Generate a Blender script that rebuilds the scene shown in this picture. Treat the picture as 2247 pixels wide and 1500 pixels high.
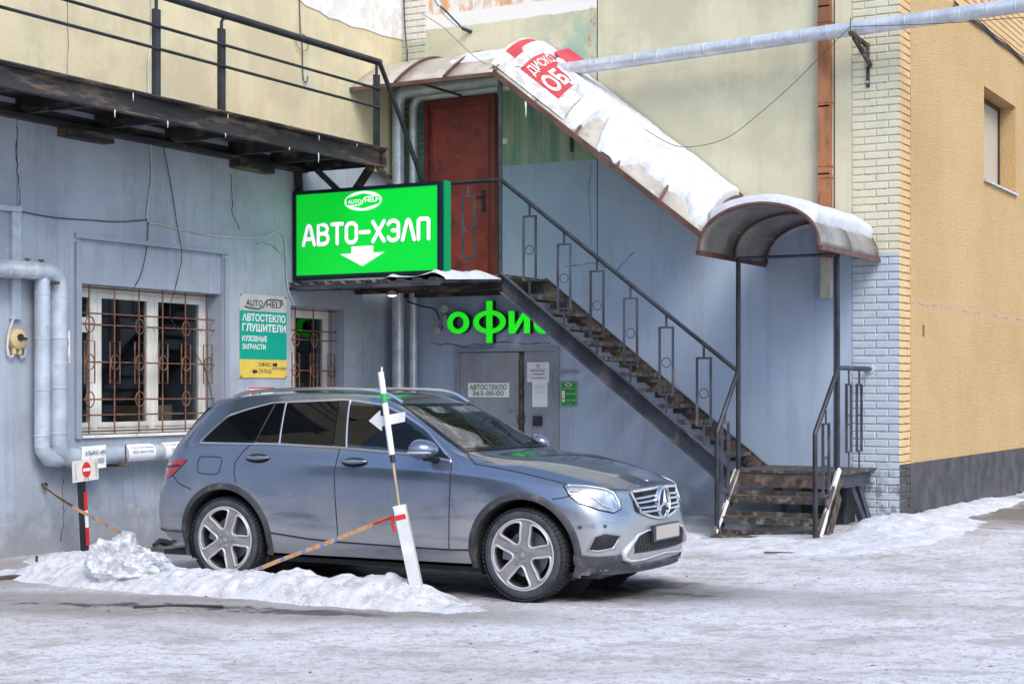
import bpy, bmesh, math, random
from mathutils import Vector, Matrix, noise
from mathutils.bvhtree import BVHTree
for o in list(bpy.data.objects): bpy.data.objects.remove(o)
SC = bpy.context.scene; COL = SC.collection
R = random.Random(7); rad = math.radians

# ---------------------------------------------------------------- camera, sky, sun, exposure
cd = bpy.data.cameras.new('camera'); cam = bpy.data.objects.new('camera', cd); COL.objects.link(cam)
cam.location = (12.317, -18.770, 1.66); cam.rotation_euler = (rad(90), 0, rad(29.43))
cd.sensor_width = 36; cd.lens = 57.58; cd.shift_y = .0467; cd.clip_end = 1000
SC.camera = cam
SUN_EL, SUN_AZ = rad(46), rad(128)      # azimuth measured from +Y towards +X: the sun stands behind the camera
w = bpy.data.worlds.new('World'); SC.world = w; w.use_nodes = True
nt = w.node_tree; nt.nodes.clear()
sky = nt.nodes.new('ShaderNodeTexSky'); sky.sky_type = 'NISHITA'; sky.sun_disc = False
sky.sun_elevation = SUN_EL; sky.sun_rotation = SUN_AZ; sky.dust_density = 1.2; sky.air_density = 1.0; sky.ozone_density = 1.0
bg = nt.nodes.new('ShaderNodeBackground'); bg.inputs[1].default_value = .14
out = nt.nodes.new('ShaderNodeOutputWorld')
nt.links.new(sky.outputs[0], bg.inputs[0]); nt.links.new(bg.outputs[0], out.inputs[0])
sd = bpy.data.lights.new('sun', 'SUN'); sd.energy = 1.4; sd.angle = rad(30); sd.color = (1, .955, .9)
sun = bpy.data.objects.new('sun', sd); COL.objects.link(sun)
dv = Vector((math.sin(SUN_AZ)*math.cos(SUN_EL), math.cos(SUN_AZ)*math.cos(SUN_EL), math.sin(SUN_EL)))
sun.rotation_euler = dv.to_track_quat('Z', 'Y').to_euler(); sun.location = dv*40
SC.view_settings.view_transform = 'Standard'; SC.view_settings.look = 'None'; SC.view_settings.gamma = 1
SC.view_settings.use_curve_mapping = False; SC.view_settings.exposure = 1.0

# ---------------------------------------------------------------- helpers
def tag(o, label, cat=None, group=None, kind=None):
    o['label'] = label
    if cat: o['category'] = cat
    if group: o['group'] = group
    if kind: o['kind'] = kind
    return o
def thing(name, label, cat, loc=(0, 0, 0), group=None, rz=0):
    o = bpy.data.objects.new(name, None); COL.objects.link(o); o.location = loc; o.rotation_euler = (0, 0, rz)
    o.empty_display_size = .1
    return tag(o, label, cat, group)
def V(*a): return Vector(a)
class MB:
    """collects shapes; build() links them as one mesh object. Coordinates are world ones, or local ones with local=True."""
    def __init__(s): s.v = []; s.f = []; s.m = []; s.mi = 0
    def add(s, vs, fs):
        b = len(s.v); s.v += [tuple(p) for p in vs]; s.f += [tuple(b+i for i in f) for f in fs]; s.m += [s.mi]*len(fs); return s
    def box(s, x0, x1, y0, y1, z0, z1):
        vs = [(x, y, z) for z in (z0, z1) for y in (y0, y1) for x in (x0, x1)]
        return s.add(vs, [(0, 2, 3, 1), (4, 5, 7, 6), (0, 1, 5, 4), (2, 6, 7, 3), (0, 4, 6, 2), (1, 3, 7, 5)])
    def bar(s, p0, p1, w, h, up=(0, 0, 1)):
        p0, p1 = Vector(p0), Vector(p1); d = (p1-p0).normalized(); a = d.cross(Vector(up))
        if a.length < 1e-4: a = d.cross(V(1, 0, 0))
        a.normalize(); b = a.cross(d).normalized(); a *= w/2; b *= h/2
        vs = [p+i*a+j*b for p in (p0, p1) for i, j in ((-1, -1), (1, -1), (1, 1), (-1, 1))]
        return s.add(vs, [(3, 2, 1, 0), (4, 5, 6, 7), (0, 1, 5, 4), (1, 2, 6, 5), (2, 3, 7, 6), (3, 0, 4, 7)])
    def tube(s, pts, r, n=10, closed=False, flat=None):
        pts = [Vector(p) for p in pts]; N = len(pts)
        rs = r if isinstance(r, (list, tuple)) else [r]*N
        ref = None; rings = []
        for i, p in enumerate(pts):
            q0 = pts[i-1] if (i or closed) else p; q1 = pts[(i+1) % N] if (i < N-1 or closed) else p
            d = (q1-q0).normalized()
            if ref is None: ref = V(0, 0, 1) if abs(d.z) < .9 else V(1, 0, 0)
            a = (ref-d*ref.dot(d)).normalized(); ref = a; b = d.cross(a)
            ring = [p+rs[i]*(math.cos(k*2*math.pi/n)*a+math.sin(k*2*math.pi/n)*b) for k in range(n)]
            rings.append(ring)
        vs = [q for g in rings for q in g]; fs = []
        for i in range(N if closed else N-1):
            j = (i+1) % N
            for k in range(n):
                l = (k+1) % n; fs.append((i*n+k, i*n+l, j*n+l, j*n+k))
        if not closed: fs += [tuple(range(n-1, -1, -1)), tuple((N-1)*n+k for k in range(n))]
        return s.add(vs, fs)
    def lathe(s, prof, o, ax, n=32, cap=False):
        o = Vector(o); ax = Vector(ax).normalized(); a = ax.orthogonal().normalized(); b = ax.cross(a)
        vs = [o+ax*h+r*(math.cos(k*2*math.pi/n)*a+math.sin(k*2*math.pi/n)*b) for r, h in prof for k in range(n)]
        fs = [(i*n+k, i*n+(k+1) % n, (i+1)*n+(k+1) % n, (i+1)*n+k) for i in range(len(prof)-1) for k in range(n)]
        if cap: fs += [tuple(range(n-1, -1, -1)), tuple((len(prof)-1)*n+k for k in range(n))]
        return s.add(vs, fs)
    def prism(s, pts, off):
        pts = [Vector(p) for p in pts]; off = Vector(off); n = len(pts)
        return s.add(pts+[p+off for p in pts], [tuple(range(n-1, -1, -1)), tuple(range(n, 2*n))]+[(i, (i+1) % n, n+(i+1) % n, n+i) for i in range(n)])
    def grid(s, fn, nu, nv):
        vs = [fn(i/(nu-1), j/(nv-1)) for i in range(nu) for j in range(nv)]
        return s.add(vs, [(i*nv+j, (i+1)*nv+j, (i+1)*nv+j+1, i*nv+j+1) for i in range(nu-1) for j in range(nv-1)])
    def mesh(s, name, mats=None, smooth=False, off=None, sharp=.7):
        me = bpy.data.meshes.new(name)
        vs = s.v if off is None else [(p[0]-off[0], p[1]-off[1], p[2]-off[2]) for p in s.v]
        me.from_pydata(vs, [], s.f)
        for m in (mats if isinstance(mats, (list, tuple)) else [mats]):
            if m: me.materials.append(m)
        if any(s.m): me.polygons.foreach_set('material_index', s.m)
        bm = bmesh.new(); bm.from_mesh(me); bmesh.ops.recalc_face_normals(bm, faces=bm.faces); bm.to_mesh(me); bm.free()
        if smooth: me.shade_smooth(); me.set_sharp_from_angle(angle=sharp)
        return me
    def build(s, name, mats, parent=None, smooth=False, local=False, sharp=.7):
        off = None if (parent is None or local) else wloc(parent)
        return link(name, s.mesh(name, mats, smooth, off, sharp), parent)
def wloc(o):
    l = V(0, 0, 0)
    while o: l += o.location; o = o.parent
    return l
def link(name, me, parent=None):
    o = bpy.data.objects.new(name, me); COL.objects.link(o)
    if parent: o.parent = parent
    return o
def curve_geo(splines, extrude=0, fill='BOTH', bevel=0, res=1):
    cu = bpy.data.curves.new('c', 'CURVE'); cu.dimensions = '2D'; cu.fill_mode = fill; cu.extrude = extrude; cu.bevel_depth = bevel; cu.bevel_resolution = res
    for sp in splines:
        s = cu.splines.new('POLY'); s.points.add(len(sp)-1)
        for p, q in zip(s.points, sp): p.co = (q[0], q[1], 0, 1)
        s.use_cyclic_u = True
    o = bpy.data.objects.new('c', cu); me = o.to_mesh()
    vs = [tuple(v.co) for v in me.vertices]; fs = [tuple(p.vertices) for p in me.polygons]
    o.to_mesh_clear(); bpy.data.objects.remove(o); bpy.data.curves.remove(cu)
    return vs, fs
TEXTS = {}
def text_geo(s, bold=0., depth=0.):
    """flat lettering as (verts, faces) scaled into a unit box"""
    k = (s, bold, depth)
    if k in TEXTS: return TEXTS[k]
    cu = bpy.data.curves.new('t', 'FONT'); cu.body = s; cu.size = 1; cu.offset = bold; cu.extrude = depth; cu.resolution_u = 3
    o = bpy.data.objects.new('t', cu); me = o.to_mesh()
    vs = [tuple(v.co) for v in me.vertices]; fs = [tuple(p.vertices) for p in me.polygons]
    o.to_mesh_clear(); bpy.data.objects.remove(o); bpy.data.curves.remove(cu)
    x0 = min(v[0] for v in vs); x1 = max(v[0] for v in vs); y0 = min(v[1] for v in vs); y1 = max(v[1] for v in vs)
    vs = [((v[0]-x0)/(x1-x0), (v[1]-y0)/(y1-y0), v[2]) for v in vs]
    TEXTS[k] = (vs, fs); return TEXTS[k]
def put_text(mb, s, fn, u0, u1, v0, v1, bold=0., depth=0.):
    vs, fs = text_geo(s, bold, depth)
    mb.add([fn(u0+(u1-u0)*a, v0+(v1-v0)*b, c) for a, b, c in vs], fs); return mb
def nz(x, y, z=0, sc=1.): return noise.noise(Vector((x*sc, y*sc, z*sc)))
def sstep(a, b, x):
    t = max(0., min(1., (x-a)/(b-a))); return t*t*(3-2*t)
def copy_tree(o, parent=None):
    c = o.copy(); COL.objects.link(c); c.parent = parent
    for ch in list(o.children): copy_tree(ch, c)
    return c

# ---------------------------------------------------------------- materials
class NG:
    def __init__(s, name):
        s.mat = bpy.data.materials.new(name); s.mat.use_nodes = True; s.t = s.mat.node_tree
        s.b = s.t.nodes['Principled BSDF']; s.N = s.t.nodes
        s.pos = s.N.new('ShaderNodeNewGeometry').outputs['Position']
        s.sep = None
    def obj(s): s.pos = s.N.new('ShaderNodeTexCoord').outputs['Object']
    def l(s, a, b): s.t.links.new(a, b)
    def val(s, i, v):
        if isinstance(v, bpy.types.NodeSocket): s.l(v, i)
        elif v is not None: i.default_value = v
    def math(s, op, a, b=None, c=None):
        n = s.N.new('ShaderNodeMath'); n.operation = op
        for i, v in enumerate((a, b, c)): s.val(n.inputs[i], v)
        return n.outputs[0]
    def xyz(s):
        if s.sep is None:
            n = s.N.new('ShaderNodeSeparateXYZ'); s.l(s.pos, n.inputs[0]); s.sep = n.outputs
        return s.sep
    def noise(s, scale, detail=4, rough=.55, stretch=None, off=None, dist=0):
        n = s.N.new('ShaderNodeTexNoise'); n.inputs['Scale'].default_value = scale; n.inputs['Detail'].default_value = detail
        n.inputs['Roughness'].default_value = rough; n.inputs['Distortion'].default_value = dist
        p = s.pos
        if stretch or off:
            m = s.N.new('ShaderNodeMapping'); s.l(p, m.inputs[0])
            if stretch: m.inputs['Scale'].default_value = stretch
            if off: m.inputs['Location'].default_value = off
            p = m.outputs[0]
        s.l(p, n.inputs['Vector']); return n.outputs[0]
    def ramp(s, f, a, b, smooth=True):
        n = s.N.new('ShaderNodeMapRange'); n.interpolation_type = 'SMOOTHSTEP' if smooth else 'LINEAR'
        s.val(n.inputs[0], f); n.inputs[1].default_value = a; n.inputs[2].default_value = b; return n.outputs[0]
    def mix(s, f, a, b, mode='MIX'):
        n = s.N.new('ShaderNodeMix'); n.data_type = 'RGBA'; n.blend_type = mode
        s.val(n.inputs[0], f)
        for i, v in ((6, a), (7, b)):
            if isinstance(v, (tuple, list)): v = (*v[:3], 1)
            s.val(n.inputs[i], v)
        return n.outputs[2]
    def bump(s, h, strength=.3, dist=.01):
        n = s.N.new('ShaderNodeBump'); n.inputs['Strength'].default_value = strength; n.inputs['Distance'].default_value = dist
        s.val(n.inputs['Height'], h); s.l(n.outputs[0], s.b.inputs['Normal']); return s
    def set(s, col=None, rough=None, metal=None, **k):
        if isinstance(col, (tuple, list)): col = (*col[:3], 1)
        s.val(s.b.inputs['Base Color'], col); s.val(s.b.inputs['Roughness'], rough); s.val(s.b.inputs['Metallic'], metal)
        for n, v in k.items(): s.val(s.b.inputs[n.replace('_', ' ')], v)
        return s
def mat(name, col, rough=.6, metal=0., var=.18, vs=3., bump=.0, bs=40., col2=None, amt=(.45, .7), st=None, obj=False, **k):
    g = NG(name)
    if obj: g.obj()
    n = g.noise(vs, 5, .6, stretch=st)
    c = g.mix(g.ramp(n, .38, .62), [x*(1-var) for x in col], [min(1, x*(1+var)) for x in col])
    if col2: c = g.mix(g.ramp(g.noise(vs*1.7, 6, .65, stretch=st, off=(3, 7, 1)), *amt), c, col2)
    g.set(c, rough, metal, **k)
    if bump: g.bump(g.noise(bs, 4, .6), bump)
    return g.mat
RUST = (.12, .055, .03)
m_black = mat('black_painted_steel', (.022, .025, .034), .42, .1, .3, 6, .15, 60, col2=(.06, .05, .045), amt=(.62, .8))
m_beam = mat('sooty_rusted_beam', (.030, .028, .029), .65, .1, .4, 2, .2, 40, col2=(.17, .12, .085), amt=(.50, .66), st=(1, .5, 3))
m_rust = mat('rusty_steel', (.075, .058, .048), .8, .1, .4, 5, .4, 50, col2=(.19, .145, .115), amt=(.48, .66))
m_tread = mat('rusty_tread_plate', (.066, .056, .049), .75, .15, .4, 6, .5, 60, col2=(.21, .18, .16), amt=(.5, .66))
m_brown = mat('brown_painted_steel', (.11, .055, .042), .55, 0, .25, 6, .1, 40, col2=(.3, .2, .15), amt=(.62, .8))
m_stringer = mat('dusty_dark_steel', (.05, .055, .075), .6, .1, .4, 3, .15, 50, col2=(.16, .14, .14), amt=(.5, .78), st=(1, 1, .5))
m_zinc = mat('galvanised_sheet', (.58, .62, .68), .36, .4, .12, 5, .05, 30, col2=(.42, .44, .47), amt=(.5, .8))
m_duct = mat('grey_painted_duct', (.44, .50, .57), .45, .2, .12, 4, .06, 30, col2=(.3, .33, .36), amt=(.55, .8))
m_copper = mat('rusty_orange_drainpipe', (.36, .15, .07), .5, .3, .3, 3, .1, 40, col2=(.16, .06, .035), amt=(.5, .7), st=(1, 1, .4))
m_cable_d = mat('dark_cable', (.03, .032, .036), .6, 0, .2)
m_cable_l = mat('pale_cable', (.5, .5, .47), .6, 0, .2)
m_white = mat('white_plastic', (.78, .78, .78), .5, 0, .06, 5)
m_paper = mat('white_paper', (.80, .81, .84), .8, 0, .05, 6, .1, 20)
m_frost = None
m_ink = mat('dark_ink', (.02, .022, .03), .6, 0, .1)
m_greytxt = mat('grey_print', (.35, .36, .4), .7, 0, .1)
m_red = mat('red_print', (.62, .02, .02), .5, 0, .1)
m_dkgreen = mat('green_print', (.0, .16, .06), .5, 0, .1)
m_snow = None
def snowmat(name, dirt):
    g = NG(name); n = g.noise(9, 6, .65); n2 = g.noise(48, 5, .7)
    c = g.mix(g.ramp(n, .38, .62), (.54, .555, .595), (.62, .63, .665))
    if dirt:
        d = g.ramp(g.noise(5, 8, .75, off=(5, 2, 0)), .50, .64)
        c = g.mix(g.math('MULTIPLY', d, dirt), c, (.26, .22, .19))
        c = g.mix(g.math('MULTIPLY', g.ramp(g.noise(38, 2, .6, off=(1, 9, 3)), .66, .72), .8), c, (.13, .10, .08))
    g.set(c, .7, 0, Subsurface_Weight=0.0)
    g.bump(g.math('ADD', g.math('MULTIPLY', n, 1.2), g.math('MULTIPLY', n2, .9)), .55, .02)
    return g.mat
m_snow = snowmat('clean_snow', 0.06); m_snow_d = snowmat('dirty_snow', .55)
m_ice = mat('icicle_ice', (.75, .8, .85), .15, 0, .05, transmission=0) if False else mat('icicle_ice', (.78, .82, .86), .15, 0, .05)
# ---------------------------------------------------------------- wall paints
def plaster(name, base, dark, streak=.5, patch=None, lo=.52, hi=.74, bump=.25):
    g = NG(name)
    n = g.noise(.9, 7, .65); c = g.mix(g.ramp(n, .40, .60), [x*.87 for x in base], [x*1.07 for x in base])
    s1 = g.ramp(g.noise(6, 6, .65, stretch=(1.2, 1.2, .06)), .49, .62)
    c = g.mix(g.math('MULTIPLY', s1, streak), c, dark)
    if patch: c = g.mix(g.ramp(g.noise(2.2, 8, .7, off=(4, 1, 2)), lo, hi), c, patch)
    Zs = g.xyz()[2]
    splash = g.math('MULTIPLY', g.ramp(g.math('ADD', Zs, g.math('MULTIPLY', g.math('SUBTRACT', g.noise(4, 6, .7, off=(7, 7, 7)), .5), 1.6)), .55, .05), .55)
    c = g.mix(splash, c, (.20, .185, .17))      # splashed road dirt
    sp = g.ramp(g.noise(55, 2, .5, off=(2, 5, 8)), .65, .70)
    c = g.mix(g.math('MULTIPLY', sp, .55), c, [x*.35 for x in base])
    g.set(c, .8, 0); g.bump(g.math('ADD', g.noise(7, 6, .65), g.math('MULTIPLY', g.noise(90, 3, .5), .25)), bump, .012)
    return g
m_grey = plaster('blue_grey_plaster', (.355, .395, .465), (.26, .285, .33), .42, (.41, .43, .46), .55, .70).mat
m_grey_panel = plaster('blue_grey_window_panel', (.31, .345, .42), (.25, .27, .31), .4).mat
m_cream = plaster('cream_plaster_with_stains', (.60, .525, .345), (.60, .44, .29), .45, (.45, .51, .38), .55, .68).mat
def wall_b():
    g = plaster('stair_wall_paint', (.575, .55, .395), (.50, .46, .31), .35)
    c = g.b.inputs['Base Color'].links[0].from_socket
    X, _, Z = g.xyz(); wob = g.math('MULTIPLY', g.math('SUBTRACT', g.noise(3, 4, .6), .5), .10)
    wob2 = g.math('MULTIPLY', g.math('SUBTRACT', g.noise(1.3, 6, .7), .5), 2.2)
    # green stained zone over the upper landing
    st = g.ramp(g.noise(7, 5, .6, stretch=(1, 1, .09), off=(1, 0, 0)), .36, .68)
    gc = g.mix(st, (.17, .31, .23), (.42, .48, .34))
    mg = g.math('MULTIPLY', g.ramp(X, 3.0, 2.96), g.ramp(Z, 5.75, 5.5))
    c = g.mix(mg, c, gc)
    # green and grey flaked patches on the upper panel
    mp = g.math('MULTIPLY', g.ramp(X, 1.9, 2.6), g.math('MULTIPLY', g.ramp(X, 2.985, 2.97), g.ramp(Z, 5.7, 5.9)))
    c = g.mix(g.math('MULTIPLY', mp, g.ramp(g.noise(2.4, 5, .6, off=(8, 2, 4)), .42, .62)), c, (.33, .45, .34))
    c = g.mix(g.math('MULTIPLY', mp, g.ramp(g.noise(3.1, 6, .65, off=(2, 2, 9)), .57, .60)), c, (.42, .42, .43))
    # white band with rusty upper edge
    mw = g.math('MULTIPLY', g.ramp(g.math('ADD', Z, wob), 6.52, 6.54), g.ramp(X, 2.985, 2.97))
    c = g.mix(mw, c, (.74, .73, .70))
    mo = g.math('MULTIPLY', mw, g.math('MULTIPLY', g.ramp(g.math('ADD', Z, wob), 6.70, 6.74), g.ramp(g.noise(4, 6, .7, stretch=(1, 1, .4)), .42, .58)))
    c = g.mix(mo, c, (.62, .33, .16))
    # rust beside the panel joint
    mr = g.math('MULTIPLY', g.ramp(g.math('ABSOLUTE', g.math('SUBTRACT', X, 2.90)), .09, .02), g.ramp(g.noise(5, 5, .7, stretch=(1, 1, .5), off=(0, 0, 3)), .54, .62))
    c = g.mix(g.math('MULTIPLY', mr, g.ramp(Z, 5.0, 5.3)), c, (.45, .22, .09))
    # blue-grey paint below
    bl = g.mix(g.ramp(g.noise(1.1, 6, .6, off=(3, 3, 3)), .3, .7), (.35, .43, .56), (.405, .49, .625))
    bs = g.ramp(g.noise(5, 6, .65, stretch=(1, 1, .1), off=(9, 0, 0)), .50, .64)
    bl = g.mix(g.math('MULTIPLY', bs, .32), bl, (.27, .31, .37))
    bl = g.mix(g.math('MULTIPLY', g.ramp(g.noise(22, 4, .6, off=(6, 0, 2)), .63, .68), .6), bl, (.45, .44, .42))
    drop = g.math('MULTIPLY', g.math('MAXIMUM', g.math('SUBTRACT', X, 2.985), 0), .55)      # the paint line steps down along the stairs
    lim = g.math('MAXIMUM', g.math('SUBTRACT', 4.608, drop), 3.62)
    spl_ = g.math('MULTIPLY', g.ramp(g.math('ADD', Z, g.math('MULTIPLY', g.math('SUBTRACT', g.noise(4, 6, .7, off=(7, 7, 7)), .5), 1.6)), .62, .1), .5)
    bl = g.mix(spl_, bl, (.21, .20, .19))
    c = g.mix(g.ramp(g.math('SUBTRACT', g.math('ADD', Z, g.math('MULTIPLY', wob, .25)), lim), .004, -.004), c, bl)
    g.set(c); return g.mat
m_wallb = wall_b()
def brickpaint(name, side):
    g = NG(name); X, Y, Z = g.xyz()
    n = g.noise(5, 5, .6)
    if side == 'yellow':
        c = g.mix(g.ramp(n, .3, .7), (.62, .415, .205), (.70, .48, .25))
        bk = g.mix(g.ramp(n, .3, .7), (.045, .04, .045), (.075, .068, .072))
        c = g.mix(g.ramp(Z, .794, .79), c, bk)
    elif side == 'green':
        c = g.mix(g.ramp(n, .3, .7), (.14, .27, .21), (.22, .36, .28))
        up = g.mix(g.ramp(n, .35, .65), (.42, .48, .35), (.52, .52, .38))
        c = g.mix(g.ramp(Z, 5.5, 5.8), c, up); c = g.mix(g.ramp(Z, 6.38, 6.42), c, (.66, .62, .56))
        c = g.mix(g.ramp(Z, 4.25, 4.15), c, (.30, .34, .40))
    else:
        c = g.mix(g.ramp(n, .3, .7), (.58, .56, .41), (.64, .61, .46))
        bl = g.mix(g.ramp(n, .3, .7), (.42, .48, .55), (.50, .55, .62))
        wear = g.math('MULTIPLY', g.ramp(Z, 1.0, .4), g.ramp(g.noise(7, 6, .7), .48, .6))
        bl = g.mix(wear, bl, (.20, .21, .22))
        c = g.mix(g.ramp(Z, 3.262, 3.252), c, bl)
    c = g.mix(g.math('MULTIPLY', g.ramp(g.noise(30, 4, .6), .66, .74), .5), c, (.25, .22, .18))
    g.set(c, .8, 0); g.bump(g.noise(45, 5, .65), .35, .008); return g.mat
m_bk = brickpaint('painted_pier_brick', 'pier'); m_bk_y = brickpaint('yellow_painted_brick', 'yellow'); m_bk_g = brickpaint('green_painted_brick', 'green')
def mortar():
    g = NG('painted_mortar'); X, Y, Z = g.xyz(); n = g.noise(8, 5, .7)
    c = g.mix(g.ramp(Z, 3.262, 3.252), (.49, .47, .35), (.36, .41, .47)); c = g.mix(g.ramp(n, .54, .64), c, (.20, .19, .16))
    g.set(c, .9, 0); g.bump(g.noise(60, 4, .6), .4); return g.mat
m_mort = mortar()
m_mort_b = mat('dark_mortar', (.26, .17, .09), .9, 0, .25, 8, .4, 60)
def stucco():
    g = NG('yellow_stucco'); n = g.noise(.8, 5, .6); f = g.noise(42, 3, .7)
    c = g.mix(g.ramp(n, .3, .7), (.645, .425, .195), (.72, .49, .24))
    c = g.mix(g.math('MULTIPLY', g.ramp(f, .50, .60), .55), c, (.53, .33, .14))
    X, Y, Z = g.xyz()
    wob = g.math('MULTIPLY', g.math('SUBTRACT', g.noise(4, 5, .7), .5), .16)
    d = g.math('ABSOLUTE', g.math('SUBTRACT', g.math('ADD', Z, wob), 2.70))
    c = g.mix(g.math('MULTIPLY', g.ramp(d, .09, .05), .75), c, (.66, .44, .25))
    c = g.mix(g.math('MULTIPLY', g.ramp(d, .010, .003), g.ramp(g.noise(6, 3, .6), .52, .56)), c, (.36, .22, .10))
    c = g.mix(g.math('MULTIPLY', g.ramp(g.noise(9, 5, .6, stretch=(1, 1, .12)), .56, .75), g.math('MULTIPLY', g.ramp(Z, 4.6, 4.2), .5)), c, (.70, .52, .34))
    g.set(c, .85, 0); g.bump(f, 1.0, .035); return g.mat
m_stucco = stucco()
m_plinth = mat('black_plinth_paint', (.055, .05, .056), .6, 0, .35, 3, .5, 25, col2=(.10, .095, .10), amt=(.5, .8))
m_rubble = mat('dark_rubble_base', (.05, .045, .04), .9, 0, .5, 12, .9, 30)
m_wood = mat('old_white_window_paint', (.74, .71, .64), .6, 0, .1, 4, .25, 40, col2=(.36, .31, .25), amt=(.6, .72), st=(1, 1, .4))
m_gr = mat('rusty_window_grille', (.16, .075, .05), .7, .1, .35, 9, .3, 60, col2=(.30, .15, .09), amt=(.5, .7))
def glassmat(name, tint, rough=.03, trans=1., ior=1.45):
    g = NG(name); g.set(tint, rough, 0, Transmission_Weight=trans, IOR=ior); return g.mat
m_pane = glassmat('window_glass', (.80, .86, .88))
m_dark = mat('dim_interior', (.05, .052, .055), .9, 0, .2)
m_cardboard = mat('cardboard', (.34, .22, .12), .9, 0, .15)
m_reddoor = mat('oxblood_door_paint', (.29, .04, .036), .42, 0, .2, 2.5, .06, 60, col2=(.14, .03, .028), amt=(.5, .68))
m_reddoor2 = mat('oxblood_frame_paint', (.17, .028, .024), .45, 0, .18, 3)
m_gdoor = plaster('grey_steel_door_paint', (.285, .315, .36), (.22, .225, .24), .5, (.25, .22, .19), .66, .8, .1).mat
m_lead = mat('brass_metal', (.4, .36, .24), .4, .8, .2)

# ---------------------------------------------------------------- left wing wall (plane x = 0)
A = thing('left_wing_wall', 'long plastered wall on the left, blue-grey below the balcony and cream above it', 'wall', (0, -5, 0))
mb = MB()
W1 = (-6.10, -3.80, 1.185, 2.775); W2 = (-2.50, -1.36, 1.15, 2.70)
T = -.45
mb.box(T, 0, -14, W1[0], -.6, 4.57).box(T, 0, W1[0], W1[1], -.6, W1[2]).box(T, -.035, W1[0], W1[1], W1[3], 3.24).box(T, 0, W1[0], W1[1], 3.24, 4.57)
mb.box(T, 0, W1[1], W2[0], -.6, 4.57).box(T, 0, W2[0], W2[1], -.6, W2[2]).box(T, 0, W2[0], W2[1], W2[3], 4.57).box(T, 0, W2[1], -.93, -.6, 4.57).box(T, -.09, -.93, .4, -.6, 4.57)
mb.build('lower_plaster', m_grey, A)
mb = MB().box(T, -.003, -14, .4, 4.57, 10); mb.build('upper_plaster', m_cream, A)
def patchmesh(name, fn_plane, pts, th, m, parent):
    mb = MB(); mb.prism([fn_plane(a, b) for a, b in pts], th); return mb.build(name, m, parent)
m_chip = mat('white_flaked_plaster', (.72, .71, .68), .9, 0, .12, 4, .5, 20, col2=(.58, .57, .52), amt=(.52, .66))
pts = [(-2.66, 6.62), (-2.5, 6.53), (-2.36, 6.52), (-2.2, 6.46), (-1.93, 6.45), (-1.7, 6.40), (-1.5, 6.42), (-1.2, 6.39), (-.9, 6.42), (-.5, 6.41), (.0, 6.44), (.0, 9), (-4.6, 9), (-4.2, 7.9), (-3.4, 7.2), (-3.0, 6.9)]
patchmesh('flaked_white_plaster', lambda a, b: (-.003, a, b), pts, (.012, 0, 0), m_chip, A)
mb = MB()
for a in (-6.19, -3.79): mb.box(.0, .035, a, a+.075, 1.15, 3.2)
mb.box(.0, .03, -6.19, -3.715, 3.24, 3.29); mb.build('window_surround', m_grey_panel, A)
mb = MB()
mb.box(-.002, .003, -6.98, -6.976, 2.9, 4.5)
mb.build('panel_joint', m_ink, A)
def window(W, parent, mull, vent, seed):
    y0, y1, z0, z1 = W; xs = -.26
    f = MB(); fw = .07
    f.box(xs-.06, xs, y0, y1, z0, z0+fw).box(xs-.06, xs, y0, y1, z1-fw, z1)
    ys = [y0]+mull+[y1]
    for i, y in enumerate(ys):
        a = y if i == 0 else (y-fw if i == len(ys)-1 else y-fw/2); f.box(xs-.06, xs-.001, a, a+fw, z0+fw, z1-fw)
    fr = f.build('window', m_wood, parent)
    for i in range(len(ys)-1):
        a = ys[i]+(fw if i == 0 else fw/2); b = ys[i+1]-(fw if i == len(ys)-2 else fw/2); parts = [(z0+fw, z1-fw)]
        if i in vent: zz = z0+(z1-z0)*.72; parts = [(z0+fw, zz), (zz+.05, z1-fw)]; MB().box(xs-.055, xs-.004, a, b, zz, zz+.05).build('transom', m_wood, fr)
        for c, d in parts:
            s = MB(); t = .055
            s.box(xs-.04, xs+.012, a, a+t, c, d).box(xs-.04, xs+.012, b-t, b, c, d).box(xs-.04, xs+.012, a+t, b-t, c, c+t).box(xs-.04, xs+.012, a+t, b-t, d-t, d)
            s.build('sash', m_wood, fr)
            MB().box(xs-.018, xs-.012, a+t, b-t, c+t, d-t).build('pane', m_pane, fr)
    MB().box(xs, .03, y0+.01, y1-.01, z0-.03, z0).build('sill', m_wood, fr)
    room = MB(); room.box(T-1.4, T-1.38, y0-.6, y1+.6, .2, 3.2).box(T-1.38, T-.01, y0-.62, y0-.6, .2, 3.2).box(T-1.38, T-.01, y1+.6, y1+.62, .2, 3.2).box(T-1.38, T-.01, y0-.6, y1+.6, .18, .2).box(T-1.38, T-.01, y0-.6, y1+.6, 3.2, 3.22)
    room.build('room_interior', m_dark, fr)
    return fr
def ring(mb, c, r, rt, plane='x', n=20, sy=1.):
    pts = []
    for k in range(n):
        a = k*2*math.pi/n; u, v = r*math.cos(a), r*sy*math.sin(a)
        pts.append((c[0], c[1]+u, c[2]+v) if plane == 'x' else (c[0]+u, c[1], c[2]+v))
    mb.tube(pts, rt, 6, True)
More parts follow.
